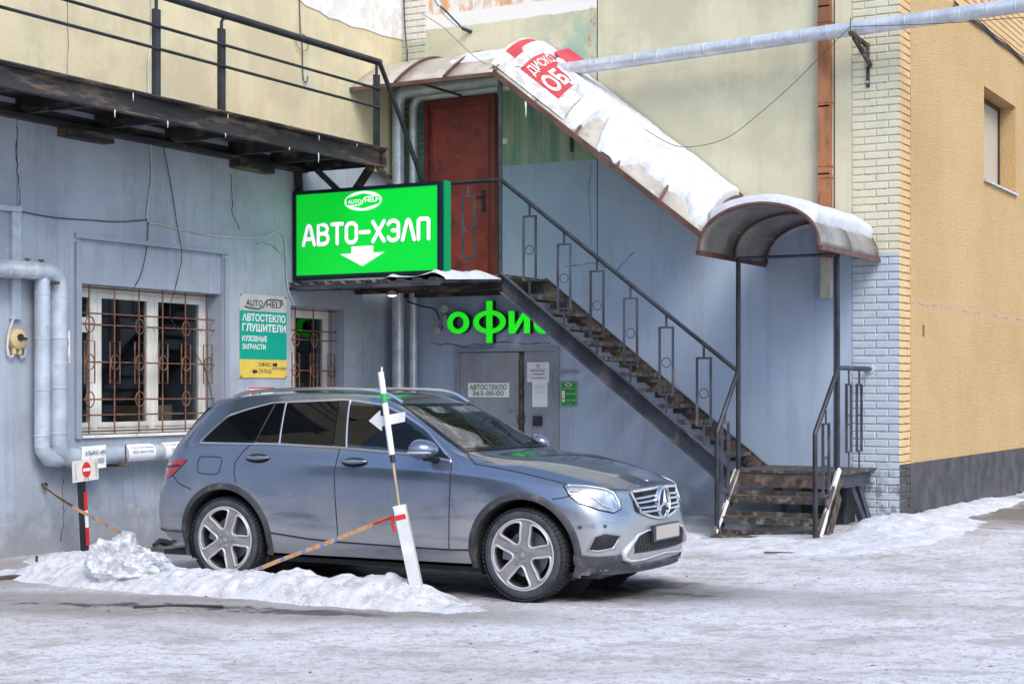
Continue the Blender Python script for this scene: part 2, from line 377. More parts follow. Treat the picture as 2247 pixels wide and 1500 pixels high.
def grille(W, fr, nv, x=-.12, ringcols=(0, 2, 4), y1=None):
    y0, y1_, z0, z1 = W; y1 = y1 or y1_; h = z1-z0; dy = (y1_-y0)/(nv-.0)
    ys = [y0+dy*(i+.62) for i in range(nv)]
    b = MB()
    for z in (z0+.035, z0+.13*h, z0+.235*h, z0+.485*h, z0+.735*h, z0+.81*h, z1-.03):
        if abs(z-(z0+.13*h)) < 1e-6 or True: b.tube([(x, y0+.01, z), (x, y1_-.01, z)], .0085, 6)
    g = b.build('grille', m_gr, fr, True)
    for i, y in enumerate(ys):
        MB().tube([(x+.012, y, z0+.01), (x+.012, y, z1-.01)], .009, 6).build('grille_bar', m_gr, g, True)
        q = MB(); w_, a, c = .075, z0+.345*h, z0+.625*h
        q.tube([(x+.02, y-w_, a), (x+.02, y+w_, a), (x+.02, y+w_, c), (x+.02, y-w_, c)], .0085, 6, True); q.build('grille_panel', m_gr, g)
        rr = [.485]+([.235, .735] if i in ringcols else [])
        for t in rr:
            q = MB(); ring(q, (x+.024, y, z0+t*h), .066, .007, 'x', 20, 1.25); q.build('grille_ring', m_gr, g, True)
fr = window(W1, A, [-5.62, -4.72], [0], 1); grille(W1, fr, 6); fr['label'] = 'wide barred window with old white frames'
fr = window(W2, A, [-2.18], [0], 2); grille(W2, fr, 3, ringcols=(0, 1)); fr['label'] = 'narrow barred window beside the sign canopy'
bx = MB().box(-1.0, -.6, -4.5, -4.0, 1.25, 1.48); t = bx.build('cardboard_box', m_cardboard); tag(t, 'brown cardboard box on the inner sill behind the wide barred window', 'box')
# cracks
def crack(name, pts, m, parent, r=.006, jit=.02, n=6, pl='x'):
    q = []
    for (a, b), (c, d) in zip(pts[:-1], pts[1:]):
        for k in range(n):
            t = k/n; q.append((a+(c-a)*t+R.uniform(-jit, jit), b+(d-b)*t+R.uniform(-jit, jit)))
    q.append(pts[-1])
    P3 = [(.001, a, b) if pl == 'x' else (a, -.001, b) for a, b in q]
    return MB().tube(P3, [r*R.uniform(.4, 1.2) for _ in P3], 5).build(name, m, parent)
crack('crack', [(-6.98, 4.3), (-6.97, 3.9), (-6.95, 3.5)], m_ink, A, .008)
crack('crack', [(-3.65, 4.2), (-3.63, 3.75), (-3.5, 3.55)], m_ink, A, .006)
crack('crack', [(-6.35, .75), (-6.33, .4), (-6.38, .1)], m_ink, A, .005)
crack('crack', [(-3.2, 3.4), (-2.9, 3.44), (-2.6, 3.30)], m_ink, A, .004)
crack('crack', [(-6.3, 6.2), (-6.28, 5.2), (-6.3, 4.7)], m_ink, A, .004, .008)

# ---------------------------------------------------------------- stair wall (plane y = 0)
B = thing('stair_wall', 'tall wall behind the metal staircase, pale blue below and cream with green stains above', 'wall', (3, 0, 0))
MB().box(-.45, 6.318, 0, .45, -.6, 10).build('painted_plaster', m_wallb, B)
MB().box(6.318, 6.87, .012, .45, -.6, 10).build('mortar_bed', m_mort, B)
MB().box(-.08, .392, -.002, .01, 3.2, 9).build('mortar_bed', m_mort, B)
mb = MB().box(2.976, 2.986, -.004, .006, 3.2, 9.5).box(6.105, 6.118, -.004, .006, .2, 9.5); mb.build('panel_joint', m_ink, B)
def brickmesh(l, d, h, seed, m2=None):
    r = random.Random(seed); mb = MB(); c = .008
    x0, x1, z0, z1 = -l/2, l/2, -h/2, h/2
    j = lambda: r.uniform(-.003, .003)
    fr = [(x0+c+j(), 0, z0+c+j()), (x1-c+j(), 0, z0+c+j()), (x1-c+j(), 0, z1-c+j()), (x0+c+j(), 0, z1-c+j())]
    md = [(x0, c, z0), (x1, c, z0), (x1, c, z1), (x0, c, z1)]
    bk = [(x0, d, z0), (x1, d, z0), (x1, d, z1), (x0, d, z1)]
    mb.add(fr+md+bk, [(0, 1, 2, 3)]+[(4+i, 4+(i+1) % 4, (i+1) % 4, i) for i in range(4)]+[(8+i, 8+(i+1) % 4, 4+(i+1) % 4, 4+i) for i in range(4)])
    if m2 == 'corner': mb.m[2] = 1; mb.m[6] = 1
    return mb.mesh('brick', [m_bk_y if m2 == 'allyellow' else (m_bk_g if m2 == 'green' else m_bk)]+([m_bk_y] if m2 == 'corner' else []))
CH = .0885
def variants(l, d, h, m2=None, n=4): return [brickmesh(l, d, h, 31*n+k*7+int(l*1000), m2) for k in range(n)]
bs_full = variants(.282, .1, CH-.012); bs_half = variants(.136, .1, CH-.012)
bc_full = variants(.282, .136, CH-.012, 'corner'); bc_half = variants(.136, .282, CH-.012, 'corner')
by_full = variants(.282, .1, CH-.012, 'allyellow'); by_half = variants(.136, .1, CH-.012, 'allyellow')
def lay(me, x, y, z, parent, rz=0):
    o = bpy.data.objects.new('brick', me); COL.objects.link(o); o.parent = parent
    o.location = V(x+R.uniform(-.002, .002), y+R.uniform(0, .004), z)-wloc(parent); o.rotation_euler = (R.uniform(-.004, .004), R.uniform(-.006, .006), rz+R.uniform(-.006, .006)); return o
def m_of(l): return R.choice(l)
C = thing('yellow_wall', 'yellow stucco side wall with black plinth and one small window', 'wall', (6.9, 4, 0))
i = 0; z = .02
while z < 6.35:
    zc = z+CH/2
    if i % 2 == 0:
        lay(m_of(bc_full), 6.757, 0, zc, B); lay(m_of(bs_full), 6.465, 0, zc, B)
        lay(m_of(by_half), 6.9, .211, zc, C, rad(90)); lay(m_of(by_half), 6.9, .357, zc, C, rad(90))
    else:
        lay(m_of(bc_half), 6.830, 0, zc, B); lay(m_of(bs_full), 6.611, 0, zc, B); lay(m_of(bs_half), 6.395, 0, zc, B)
        lay(m_of(by_half), 6.9, .357, zc, C, rad(90))
    z += CH; i += 1
bg_full = variants(.25, .05, CH-.014, 'green'); bg_half = variants(.136, .05, CH-.014, 'green')
z = 3.14; i = 0
while z < 6.9:
    zc = z+CH/2
    if i % 2 == 0: lay(m_of(bg_full), .262, -.012, zc, B); lay(m_of(bg_half), .06, -.012, zc, B)
    else: lay(m_of(bg_half), .318, -.012, zc, B); lay(m_of(bg_full), .115, -.012, zc, B)
    z += CH; i += 1
# red steel door on the upper landing
d = MB().box(.47, 1.44, -.045, 0, 3.13, 5.49).build('door', m_reddoor, B); d['label'] = 'dark red steel door on the upper landing'
f = MB().box(.405, .47, -.075, 0, 3.1, 5.56).box(1.44, 1.51, -.075, 0, 3.1, 5.56).box(.47, 1.44, -.075, 0, 5.49, 5.56); f.build('door_frame', m_reddoor2, d)
MB().box(.5, 1.41, -.052, -.044, 3.2, 3.23).box(.5, .52, -.052, -.044, 3.23, 5.43).box(1.39, 1.41, -.052, -.044, 3.23, 5.43).box(.5, 1.41, -.052, -.044, 5.43, 5.46).build('door_bead', m_reddoor2, d)
MB().box(1.30, 1.345, -.066, -.045, 4.02, 4.30).tube([(1.322, -.066, 4.21), (1.322, -.10, 4.21), (1.19, -.10, 4.21)], .011, 8).build('handle', m_black, d)
MB().lathe([(.012, 0), (.012, .014)], (.93, -.045, 4.78), (0, -1, 0), 12, True).build('peephole', m_lead, d)
for zz in (3.5, 5.05): MB().tube([(.475, -.085, zz), (.475, -.085, zz+.14)], .014, 8).build('hinge', m_reddoor2, d)
MB().box(1.56, 1.66, -.012, 0, 4.90, 4.97).build('red_edged_plate', m_white, B)
# office door pair under the stairs
d = MB().box(.935, 1.845, -.03, 0, .1, 2.15).build('door', m_gdoor, B); d['label'] = 'wide grey steel office door leaf under the stairs'
d2 = MB().box(1.93, 2.39, -.03, 0, .1, 2.165).build('door', m_gdoor, B); d2['label'] = 'narrow grey steel door leaf beside the green hours sign'
MB().box(.89, .933, -.05, 0, .1, 2.205).box(2.392, 2.437, -.05, 0, .1, 2.205).box(.933, 2.392, -.05, 0, 2.168, 2.205).build('door_frame', m_gdoor, B)
MB().box(1.847, 1.928, -.012, 0, .1, 2.164).build('rusty_meeting_strip', m_rust, B)
MB().box(1.835, 1.94, -.05, -.031, 1.23, 1.33).tube([(1.89, -.05, .15), (1.89, -.05, 2.1)], .012, 8).build('door_bolt', m_rust, B)
for dd, xx in ((d, .925), (d2, 2.40)): MB().tube([(xx, -.06, 1.66), (xx, -.06, 1.92)], .017, 8).build('hinge', m_gdoor, dd)
for xx in (1.72, 1.80): MB().lathe([(.022, 0), (.018, .012)], (xx, -.03, 1.37), (0, -1, 0), 12, True).build('lock_rose', m_lead, d)
MB().box(2.08, 2.20, -.075, -.03, 1.19, 1.32).build('black_lock_box', m_black, d2)
MB().box(2.46, 2.72, -.03, 0, 1.88, 1.90).build('metal_bracket', m_gdoor, B)
crack('crack', [(.45, 2.30), (.95, 2.25), (1.5, 2.28), (2.3, 2.26)], m_ink, B, .006, .018, 8, 'y')
crack('crack', [(2.5, 3.25), (2.95, 3.28), (3.25, 3.16), (3.5, 3.4)], m_ink, B, .005, .015, 6, 'y')
crack('crack', [(2.9, 4.55), (2.86, 4.2), (2.88, 3.6)], m_ink, B, .003, .012, 6, 'y')
# ---------------------------------------------------------------- yellow wall (plane x = 6.9)
Wy = (4.10, 6.05, 4.56, 5.85)
mb = MB(); x1 = 6.888; x0 = 6.45
mb.box(x0, x1, .44, Wy[0], .79, 6.62).box(x0, x1, Wy[0], Wy[1], .79, Wy[2]).box(x0, x1, Wy[0], Wy[1], Wy[3], 6.62).box(x0, x1, Wy[1], 30, .79, 6.62)
mb.build('stucco', m_stucco, C)
MB().box(x0, 6.902, .435, .475, .79, 6.62).build('corner_bead', m_stucco, C)
MB().box(x0, 6.87, .0, 30, 6.62, 10).build('mortar_bed', m_bk_y, C)
MB().box(x0, 6.9, .44, 30, .05, .79).build('plinth', m_plinth, C)
mb = MB(); r = random.Random(5); y = .5
while y < 9:
    l = r.uniform(.08, .2); mb.box(6.8, 6.905+r.uniform(0, .03), y, y+l*.92, -.2, .16+r.uniform(-.03, .07)-.012*y); y += l
mb.build('rubble_footing', m_rubble, C)
MB().box(6.45, 6.878, .03, .44, -.3, 6.62).build('mortar_bed', m_mort_b, C)
z = 6.64; i = 0
while z < 7.6:
    for k in range(12):
        y = 3.2+k*.294+(.147 if i % 2 else 0)
        lay(m_of(by_full), 6.883, y, z+CH/2, C, rad(90))
    z += CH; i += 1
mb = MB()
for k, (dz, r0) in enumerate(((0, .012), (.03, .009), (.055, .008))):
    mb.tube([(6.91, 2.4+j*.4, 6.60+dz+.012*math.sin(j*1.7+k)) for j in range(15)], r0, 6)
t = mb.build('cable_bundle', m_cable_d, None, True); tag(t, 'dark cables strung along the top edge of the yellow stucco', 'cable')
fr = MB(); a = .06; xg = 6.66
fr.box(xg-.05, xg, Wy[0], Wy[1], Wy[2], Wy[2]+a).box(xg-.05, xg, Wy[0], Wy[1], Wy[3]-a, Wy[3]).box(xg-.05, xg, Wy[0], Wy[0]+a, Wy[2]+a, Wy[3]-a).box(xg-.05, xg, Wy[1]-a, Wy[1], Wy[2]+a, Wy[3]-a).box(xg-.05, xg, 5.0, 5.06, Wy[2]+a, Wy[3]-a)
wf = fr.build('window', mat('dark_brown_frame', (.035, .02, .022), .5), C)
MB().box(xg-.03, xg-.02, Wy[0]+a, 5.0, Wy[2]+a, Wy[3]-a).build('pane', glassmat('pale_window', (.75, .72, .62), .08, .4), wf)
MB().box(xg-.03, xg-.02, 5.06, Wy[1]-a, Wy[2]+a, Wy[3]-a).build('pane', bpy.data.materials['pale_window'], wf)
MB().box(xg-.06, xg-.05, Wy[0], Wy[1], Wy[2], Wy[3]).build('blind', mat('cream_blind', (.6, .55, .42), .8), wf)
MB().box(xg, 6.93, Wy[0]-.03, Wy[1]+.03, Wy[2]-.03, Wy[2]-.005).build('sill', m_zinc, wf)
v = MB()
for k in range(6): v.box(6.886, 6.895, .99, 1.07, 2.31+k*.025, 2.322+k*.025)
v.build('vent_grille', m_brown, C)
# ---------------------------------------------------------------- balcony on the left wing
Bal = thing('steel_balcony', 'sooty steel balcony with pipe railing running along the left wall', 'balcony', (1.2, -5, 4.35))
y0, y1 = -11, -2.30
def channel(mb, x, y0, y1, z0, z1, s=1):
    mb.box(x-.008*s if s > 0 else x, x if s > 0 else x+.008, y0, y1, z0+.012, z1-.012) if False else mb.box(x-.012, x, y0, y1, z0+.012, z1-.012)
    mb.box(x-.012, x+.075, y0, y1, z0, z0+.012).box(x-.012, x+.075, y0, y1, z1-.012, z1); return mb
channel(MB(), 1.2, y0, y1, 4.345, 4.555).build('edge_beam', m_beam, Bal)
MB().box(1.19, 1.28, y1, y1+.012, 4.34, 4.56).box(.0, 1.2, y1-.012, y1, 4.36, 4.54).build('end_beam', m_beam, Bal)
MB().box(.0, 1.29, y0, y1+.02, 4.557, 4.575).build('deck_plate', m_beam, Bal)
for y in (-10, -9, -8, -7.0, -5.9, -4.8, -3.7, -2.9): MB().box(.0, 1.185, y, y+.06, 4.40, 4.555).build('cross_beam', m_beam, Bal)
MB().box(.0, .12, y0, y1, 4.35, 4.40).box(.0, .012, y0, y1, 4.40, 4.5).build('wall_angle', m_beam, Bal)
for y in (-6.1, -3.35): MB().box(.0, .16, y-.33, y+.33, 4.255, 4.348).build('wall_bracket', m_beam, Bal)
for y in (-9.2, -6.258, -5.248, -2.349):
    MB().box(1.15, 1.20, y-.04, y+.04, 4.576, 5.46).tube([(1.175, y, 5.45), (1.175, y, 5.585)] if y > -5 or y < -6 else [(1.175, y, 5.45), (1.175, y, 5.53), (1.175, y+.03, 5.575), (1.175, y+.09, 5.585)], .018, 8).build('railing_post', m_black, Bal, True)
MB().tube([(1.175, -11, 5.605), (1.175, -2.28, 5.62)], .042, 12).build('handrail', m_black, Bal, True)
for z in (5.06, 5.285): MB().tube([(1.21, -11, z), (1.21, -2.33, z)], .017, 8).build('railing_bar', m_black, Bal, True)
MB().tube([(1.19, -2.31, 5.62), (1.17, -1.75, 4.92), (1.14, -1.22, 4.22)], .03, 10).build('diagonal_brace', m_black, Bal, True)
for p, q in (((1.15, -2.42, 4.35), (.78, -2.33, 4.0)), ((.35, -2.42, 4.35), (.72, -2.33, 4.0)), ((1.2, -2.35, 4.35), (1.45, -2.3, 4.0)), ((.05, -2.42, 4.35), (.05, -2.38, 4.0))): MB().bar(p, q, .09, .06).build('hanger_strut', m_beam, Bal)
def icicles(name, label, spots, where, cat='icicle'):
    for k, (p, l, r) in enumerate(spots):
        l *= .7; r *= .7; n = 7; pts = [(p[0]+R.uniform(-.004, .004), p[1]+R.uniform(-.004, .004), p[2]-l*i/(n-1)) for i in range(n)]
        o = MB().tube(pts, [r*(1-i/(n-1))**.7*R.uniform(.8, 1.15)+.001 for i in range(n)], 6).build(name, m_ice, None, True)
        tag(o, where[k], cat)
icicles('icicle', 'tiny icicle hanging from the edge beam of the balcony', [((1.272, y, z), l, .008) for y, z, l in ((-6.2, 4.345, .1), (-6.7, 4.55, .12), (-5.3, 4.345, .06), (-5.26, 4.55, .07), (-4.2, 4.34, .05), (-3.65, 4.55, .09), (-3.66, 4.345, .16), (-6.95, 4.345, .11), (-2.9, 4.55, .05))], ['icicle under the balcony beam just right of the left railing post', 'icicle on the beam\'s upper edge left of the left railing post', 'icicle under the balcony beam below the curved-top railing post', 'icicle on the beam\'s upper edge below the curved-top railing post', 'tiny icicle under the balcony beam right of the curved-top post', 'icicle on the beam\'s upper edge midway to the railing end', 'longest icicle, under the balcony beam left of the green sign', 'leftmost icicle under the balcony beam', 'small icicle on the beam\'s upper edge nearest the railing end'])

# ---------------------------------------------------------------- green light box sign
S = thing('light_box_sign', 'bright green backlit shop sign with white lettering and a down arrow', 'sign', (1.1, -2.45, 3.0))
SX0, SX1, SZ0, SZ1, SY = .02, 2.165, 3.02, 4.105, -2.48
def emis(name, col, e, base=None):
    g = NG(name); g.set(base or col, .35, 0); g.b.inputs['Emission Color'].default_value = (*col, 1); g.b.inputs['Emission Strength'].default_value = e; return g.mat
m_signg = emis('backlit_green_acrylic', (.0, .50, .02), .52, (.0, .30, .03)); m_signw = emis('backlit_white_acrylic', (.86, .86, .95), .38, (.7, .7, .75))
m_sidegreen = emis('green_sign_return', (.0, .22, .07), .2)
m_navy = mat('dark_navy_frame', (.006, .012, .03), .35, 0, .2)
fb = .045
MB().box(SX0+fb, SX1-fb, SY+.012, SY+.2, SZ0+fb, SZ1-fb).build('face_panel', m_signg, S)
MB().box(SX0, SX1, SY, SY+.19, SZ0, SZ0+fb).box(SX0, SX1, SY, SY+.19, SZ1-fb, SZ1).box(SX0, SX0+fb, SY, SY+.19, SZ0+fb, SZ1-fb).box(SX1-fb, SX1, SY, SY+.19, SZ0+fb, SZ1-fb).build('frame', m_navy, S)
MB().box(SX1, SX1+.012, SY+.07, SY+.21, SZ0-.02, SZ1+.012).build('side_return', m_sidegreen, S)
def sgn(u, v, d=0): return (SX0+fb+u*(SX1-SX0-2*fb), SY+.012-d, SZ0+fb+v*(SZ1-SZ0-2*fb))   # u, v in the face
# letters as round-ended strokes; coordinates in a 0..w by 0..1 cell
arc = lambda cx, cy, rx, ry, a0, a1, n=10: [(cx+rx*math.cos(rad(a0+(a1-a0)*k/n)), cy+ry*math.sin(rad(a0+(a1-a0)*k/n))) for k in range(n+1)]
LET = {'А': (.56, [[(0, 0), (.19, .88), (.23, .97), (.28, 1), (.33, .97), (.37, .88), (.56, 0)], [(.08, .30), (.48, .30)]]),
 'В': (.50, [[(0, 0), (0, 1), (.26, 1)]+arc(.26, .77, .2, .23, 90, -90)+[(.0, .54)], [(.26, .54)]+arc(.26, .27, .24, .27, 90, -90)+[(0, 0)]]),
 'Т': (.52, [[(0, 1), (.52, 1)], [(.26, 1), (.26, 0)]]),
 'О': (.50, [arc(.25, .75, .25, .25, 0, 180)+arc(.25, .25, .25, .25, 180, 360)+[(.5, .75)]]),
 '-': (.42, [[(.0, .5), (.42, .5)]]),
 'Х': (.54, [[(0, 0), (.54, 1)], [(0, 1), (.54, 0)]]),
 'Э': (.50, [arc(.25, .75, .25, .25, 160, 0)+arc(.25, .25, .25, .25, 0, -160), [(.22, .5), (.5, .5)]]),
 'Л': (.56, [[(0, 0), (.20, .88), (.24, .97), (.28, 1), (.32, .97), (.36, .88), (.56, 0)]]),
 'П': (.48, [[(0, 0), (0, .96), (.04, 1), (.44, 1), (.48, .96), (.48, 0)]])}
word = 'АВТО-ХЭЛП'; gap = .20; tot = sum(LET[c][0] for c in word)+gap*(len(word)-1); sc = .885/tot
x = 0; hgt = .235
for c in word:
    wd, strokes = LET[c]
    for mname, rr, dd, mm in (('letter_outline', .0285, .004, m_dkgreen), ('letter', .0250, .010, m_signw)):
        mb = MB()
        for st in strokes:
            pts = [((x+a*1)*sc, b) for a, b in st]
            q = []
            for a, b in pts:
                P = sgn(.056+a, .375+.012*0+b*.235, 0); q.append(V(*P))
            n0 = len(mb.v); mb.tube(q, rr, 10)
            for e, dirq in ((q[0], q[0]-q[1]), (q[-1], q[-1]-q[-2])):   # round ends
                dn = dirq.normalized(); mb.lathe([(rr*math.cos(t), rr*math.sin(t)) for t in (0, .5, 1.0, 1.4)], e, dn, 10)
            for i in range(n0, len(mb.v)):
                p = mb.v[i]; yy = (p[1]-(SY+.012))*(.12)-dd; mb.v[i] = (p[0], SY+.012+yy, p[2])
        mb.build(mname, mm, S, True)
    x += wd+gap
def arrow2d(L, H, stem, head): # pointing +x from 0..L, half heights
    return [(0, stem), (L-head, stem), (L-head, H), (L, 0), (L-head, -H), (L-head, -stem), (0, -stem)]
a2 = [(u, v) for u, v in [(.405, .325), (.555, .325), (.555, .24), (.635, .24), (.48, .085), (.325, .24), (.405, .24)]]
MB().prism([sgn(u, v, .0) for u, v in a2], (0, -.012, 0)).build('down_arrow', m_signw, S)
ell = [(.485+.132*math.cos(a*math.pi/20), .872+.118*math.sin(a*math.pi/20)) for a in range(40)]
hexa = [(.485, .965), (.603, .915), (.603, .83), (.485, .78), (.367, .83), (.367, .915)]
asp = (SX1-SX0-2*fb)/(SZ1-SZ0-2*fb)
vs, fs = curve_geo([[(u*asp, v) for u, v in ell], [(u*asp, v) for u, v in hexa]], .001)
MB().add([sgn(a/asp, b, .006+c) for a, b, c in vs], fs).build('emblem', m_signw, S)
mb = MB(); put_text(mb, 'AUTO', lambda u, v, d: sgn(u, v, .005+d), .378, .473, .845, .895, .012); put_text(mb, 'HELP', lambda u, v, d: sgn(u, v, .005+d), .5, .595, .853, .905, .012)
mb.tube([V(*sgn(u, v, .005)) for u, v in ((.375, .825), (.42, .822), (.465, .828), (.482, .85), (.486, .885), (.497, .912), (.54, .922), (.6, .922))], .006, 6)
mb.build('emblem_lettering', m_signw, S)

# ---------------------------------------------------------------- corrugated canopy under the sign
K = thing('corrugated_canopy', 'corrugated sheet canopy below the green sign, over the office entrance', 'canopy', (1.1, -1.8, 2.9))
m_corr = mat('weathered_corrugated_sheet', (.20, .19, .19), .6, .4, .3, 5, .2, 40, col2=(.10, .07, .055), amt=(.5, .7))
def corr(u, v):
    x = .0+u*2.17; ph = (u*9.5) % 1.0; h = .035 if ph < .36 else (.035*(1-(ph-.36)/.14) if ph < .5 else (0 if ph < .86 else .035*(ph-.86)/.14))
    return (x, -2.54+v*1.36, 2.945+v*.085+h)
mb = MB(); mb.grid(corr, 153, 3); o = mb.build('corrugated_sheet', m_corr, K)
md = o.modifiers.new('t', 'SOLIDIFY'); md.thickness = .006
MB().box(0, 2.19, -2.535, -2.50, 2.885, 2.925).build('fascia', m_stringer, K)
MB().bar((2.20, -2.54, 2.935), (2.26, -1.21, 3.03), .035, .06).build('side_fascia', m_stringer, K)
for x in (.1, 1.1): MB().bar((x, -2.5, 2.9), (x, -1.2, 2.98), .05, .05).build('rafter', m_rust, K)
lamp = thing('bulkhead_lamp', 'small lit lamp hanging under the corrugated canopy', 'lamp', (1.0, -1.75, 2.85))
MB().lathe([(.03, .06), (.045, .05), (.085, 0), (.08, 0)], (1.0, -1.75, 2.83), (0, 0, 1), 20).build('lamp_shade', m_zinc, lamp, True)
MB().lathe([(.001, -.012), (.04, -.008), (.06, .004)], (1.0, -1.75, 2.832), (0, 0, 1), 16).build('bulb', emis('warm_lamp_glow', (1, .8, .55), 4), lamp, True)
MB().tube([(1.0, -1.75, 2.89), (1.0, -1.75, 2.95)], .012, 6).build('stem', m_black, lamp)
def snowpatch(name, label, fn, nu, nv, m=None, kind='stuff', amp=.02):
    o = MB().grid(fn, nu, nv).build(name, m or m_snow, None, True, sharp=2); tag(o, label, 'snow', kind=kind); return o
def canopysnow(u, v):
    x = 1.28+u*1.0; y = -2.56+v*1.42
    e = min(1, min(u, 1-u)*5)*min(1, v*9+.55)*min(1, (1-v)*6)
    h = .075*e**.6*(1+.7*nz(x, y, 3, 3))*sstep(0, .25, u)+.04*sstep(.75, .9, u)*e
    return (x+.015*nz(x*4, y*4, 7), y, 2.955+v*.085+(h if e > .01 else -.01))
snowpatch('snow', 'lump of snow on the corrugated canopy at the foot of the green sign', canopysnow, 60, 60)

# ---------------------------------------------------------------- metal staircase
ST = thing('metal_staircase', 'rusty steel staircase with dark pipe handrails climbing along the wall', 'staircase', (4, -.65, .1))
XT, ZT, XB, ZB = 2.29, 3.09, 5.30, .75      # stringer top line ends
sl = (ZB-ZT)/(XB-XT)
zs = lambda x: ZT+sl*(x-XT)
for y, s in ((-1.2, -1), (-.10, 1)):
    mb = MB(); H = .25
    mb.prism([(XT-.02, y, zs(XT-.02)), (XB, y, zs(XB)), (XB, y, zs(XB)-H), (XT-.02, y, zs(XT-.02)-H)], (0, .012, 0))
    for dz in (0, -H+.012): mb.prism([(XT-.02, y, zs(XT-.02)+dz), (XB, y, zs(XB)+dz), (XB, y, zs(XB)+dz-.012), (XT-.02, y, zs(XT-.02)+dz-.012)], (0, -.07*(1 if s < 0 else -1), 0))
    mb.build('stringer', m_stringer if y < -1 else m_rust, ST)
n = 12
for k in range(n):
    x = XT+.02+(k+.35)*(XB-XT)/(n+.3); zt = zs(x+.13)-.085
    o = MB().box(x, x+.27, -1.185, -.115, zt-.008, zt).box(x+.262, x+.27, -1.185, -.115, zt-.05, zt-.008).box(x, x+.008, -1.185, -.115, zt-.05, zt-.008)
    o.box(x+.02, x+.25, -.22, -.115, zt-.12, zt-.009).build('tread', m_tread, ST)
# upper landing
MB().box(.05, 2.30, -1.19, -.02, 3.05, 3.085).build('landing_plate', m_tread, ST)
MB().box(.05, 2.27, -1.2, -1.13, 2.90, 3.05).box(.05, 2.27, -.2, -.13, 2.90, 3.05).build('landing_beam', m_beam, ST)
# lower platform and steps
MB().box(5.28, 6.62, -1.21, -.01, .722, .752).build('platform_plate', m_tread, ST)
MB().box(5.30, 6.55, -1.2, -1.13, .56, .722).box(5.30, 6.55, -1.23, -1.2, .56, .575).build('platform_beam', m_rust, ST)
MB().box(6.48, 6.55, -1.13, -.02, .57, .722).box(6.55, 6.60, -1.13, -.02, .57, .58).build('platform_side_beam', m_stringer, ST)
for p, q in (((6.5, -.35, .57), (6.58, -.02, -.05)), ((6.5, -.62, .57), (6.6, -.25, -.05))): MB().bar(p, q, .07, .07).build('leg', m_stringer, ST)
MB().bar((5.6, -.6, .57), (5.75, -.2, -.1), .08, .05).build('leg', m_stringer, ST)
for x in (5.37, 6.56):
    MB().bar((x, -1.17, .70), (x, -1.93, -.02), .03, .16, (1, 0, 0) if False else (0, 0, 1)).build('step_stringer', m_rust, ST)
MB().bar((6.62, -1.35, .50), (6.62, -1.78, .0), .02, .11).build('loose_plank', m_rust, ST)
for y, z in ((-1.50, .475), (-1.74, .255), (-1.98, .06)):
    MB().box(5.39, 6.545, y, y+.26, z-.01, z).box(5.39, 6.545, y, y+.01, z-.075, z-.01).box(5.39, 6.545, y+.25, y+.26, z, z+.05).build('tread', m_tread, ST)
# posts and handrails
PT = .022
for x, z0, z1 in ((2.235, 3.08, 5.52), (5.374, .75, 3.16), (6.545, .75, 3.16)):
    MB().tube([(x, -1.2, z0), (x, -1.2, z1)], .028 if x > 3 else .03, 12).build('canopy_post', m_black, ST, True)
MB().tube([(5.374, -1.2, 3.16), (6.545, -1.2, 3.16)], .018, 8).build('canopy_tie', m_stringer, ST, True)
MB().tube([(.42, -1.2, 4.26), (2.235, -1.2, 4.255), (2.26, -1.2, 4.245), (5.374, -1.2, 1.868)], .026, 10).build('handrail', m_black, ST, True)
for x, ye, ze in ((5.374, -1.835, 1.19), (6.545, -1.95, 1.20)):
    MB().tube([(x, -1.2, 1.885), (x, ye, ze), (x, ye-.004, ze-.03), (x, ye-.004, -.03)], .027, 10).build('handrail', m_black, ST, True)
MB().tube([(6.545, -1.2, 1.905), (6.545, -.02, 1.905)], .027, 10).build('handrail', m_stringer, ST, True)
MB().lathe([(.055, 0), (.055, .015), (.03, .02)], (6.545, 0, 1.905), (0, -1, 0), 16, True).build('rail_flange', m_zinc, ST, True)
def baluster(c, axis, z_top, z_rect_t, z_rect_b, z_bot, hw):
    """flat bar frame with a ring in it, hung between rail and stringer"""
    ax = V(*axis); c = V(*c); P = lambda a, z: (c.x+ax.x*a, c.y+ax.y*a, z); nrm = (-ax.y, ax.x, 0)
    mb = MB(); t = .022
    for a in (-hw, hw): mb.bar(P(a, z_rect_b), P(a, z_rect_t), t, .028, nrm)
    for z in (z_rect_t-t/2, z_rect_b+t/2): mb.bar(P(-hw+t/2, z), P(hw-t/2, z), .026, t, (0, 0, 1))
    mb.bar(P(0, z_rect_t), P(0, z_top), .025, .014, nrm).bar(P(0, z_bot), P(0, z_rect_b), .025, .014, nrm)
    o = mb.build('baluster', m_stringer, ST)
    zc = z_rect_b+(z_rect_t-z_rect_b)*.50-.02; q = MB()
    q.tube([V(*P(.055*math.cos(k*math.pi/10), zc+.055*math.sin(k*math.pi/10))) for k in range(20)], .006, 6, True); q.build('ring', m_stringer, o, True)
hz = lambda x: 4.255+(1.868-4.255)*(x-2.25)/(5.374-2.25)
for px in (2.652, 3.128, 3.573, 4.015, 4.476, 4.950):
    zt = hz(px); baluster((px, -1.2, 0), (1, 0, 0), zt, zt-.155, zt-.155-.80, zs(px), .085)
baluster((1.78, -1.2, 0), (1, 0, 0), 4.255, 4.09, 3.30, 3.08, .085)
for x, ye, ze in ((5.374, -1.60, 1.42), (6.545, -1.60, 1.42)): baluster((x, ye, 0), (0, 1, 0), ze+.02, ze-.12, ze-.92, .25, .10)
for y in (-.80, -.42): baluster((6.545, y, 0), (0, 1, 0), 1.9, 1.73, .95, .75, .085)
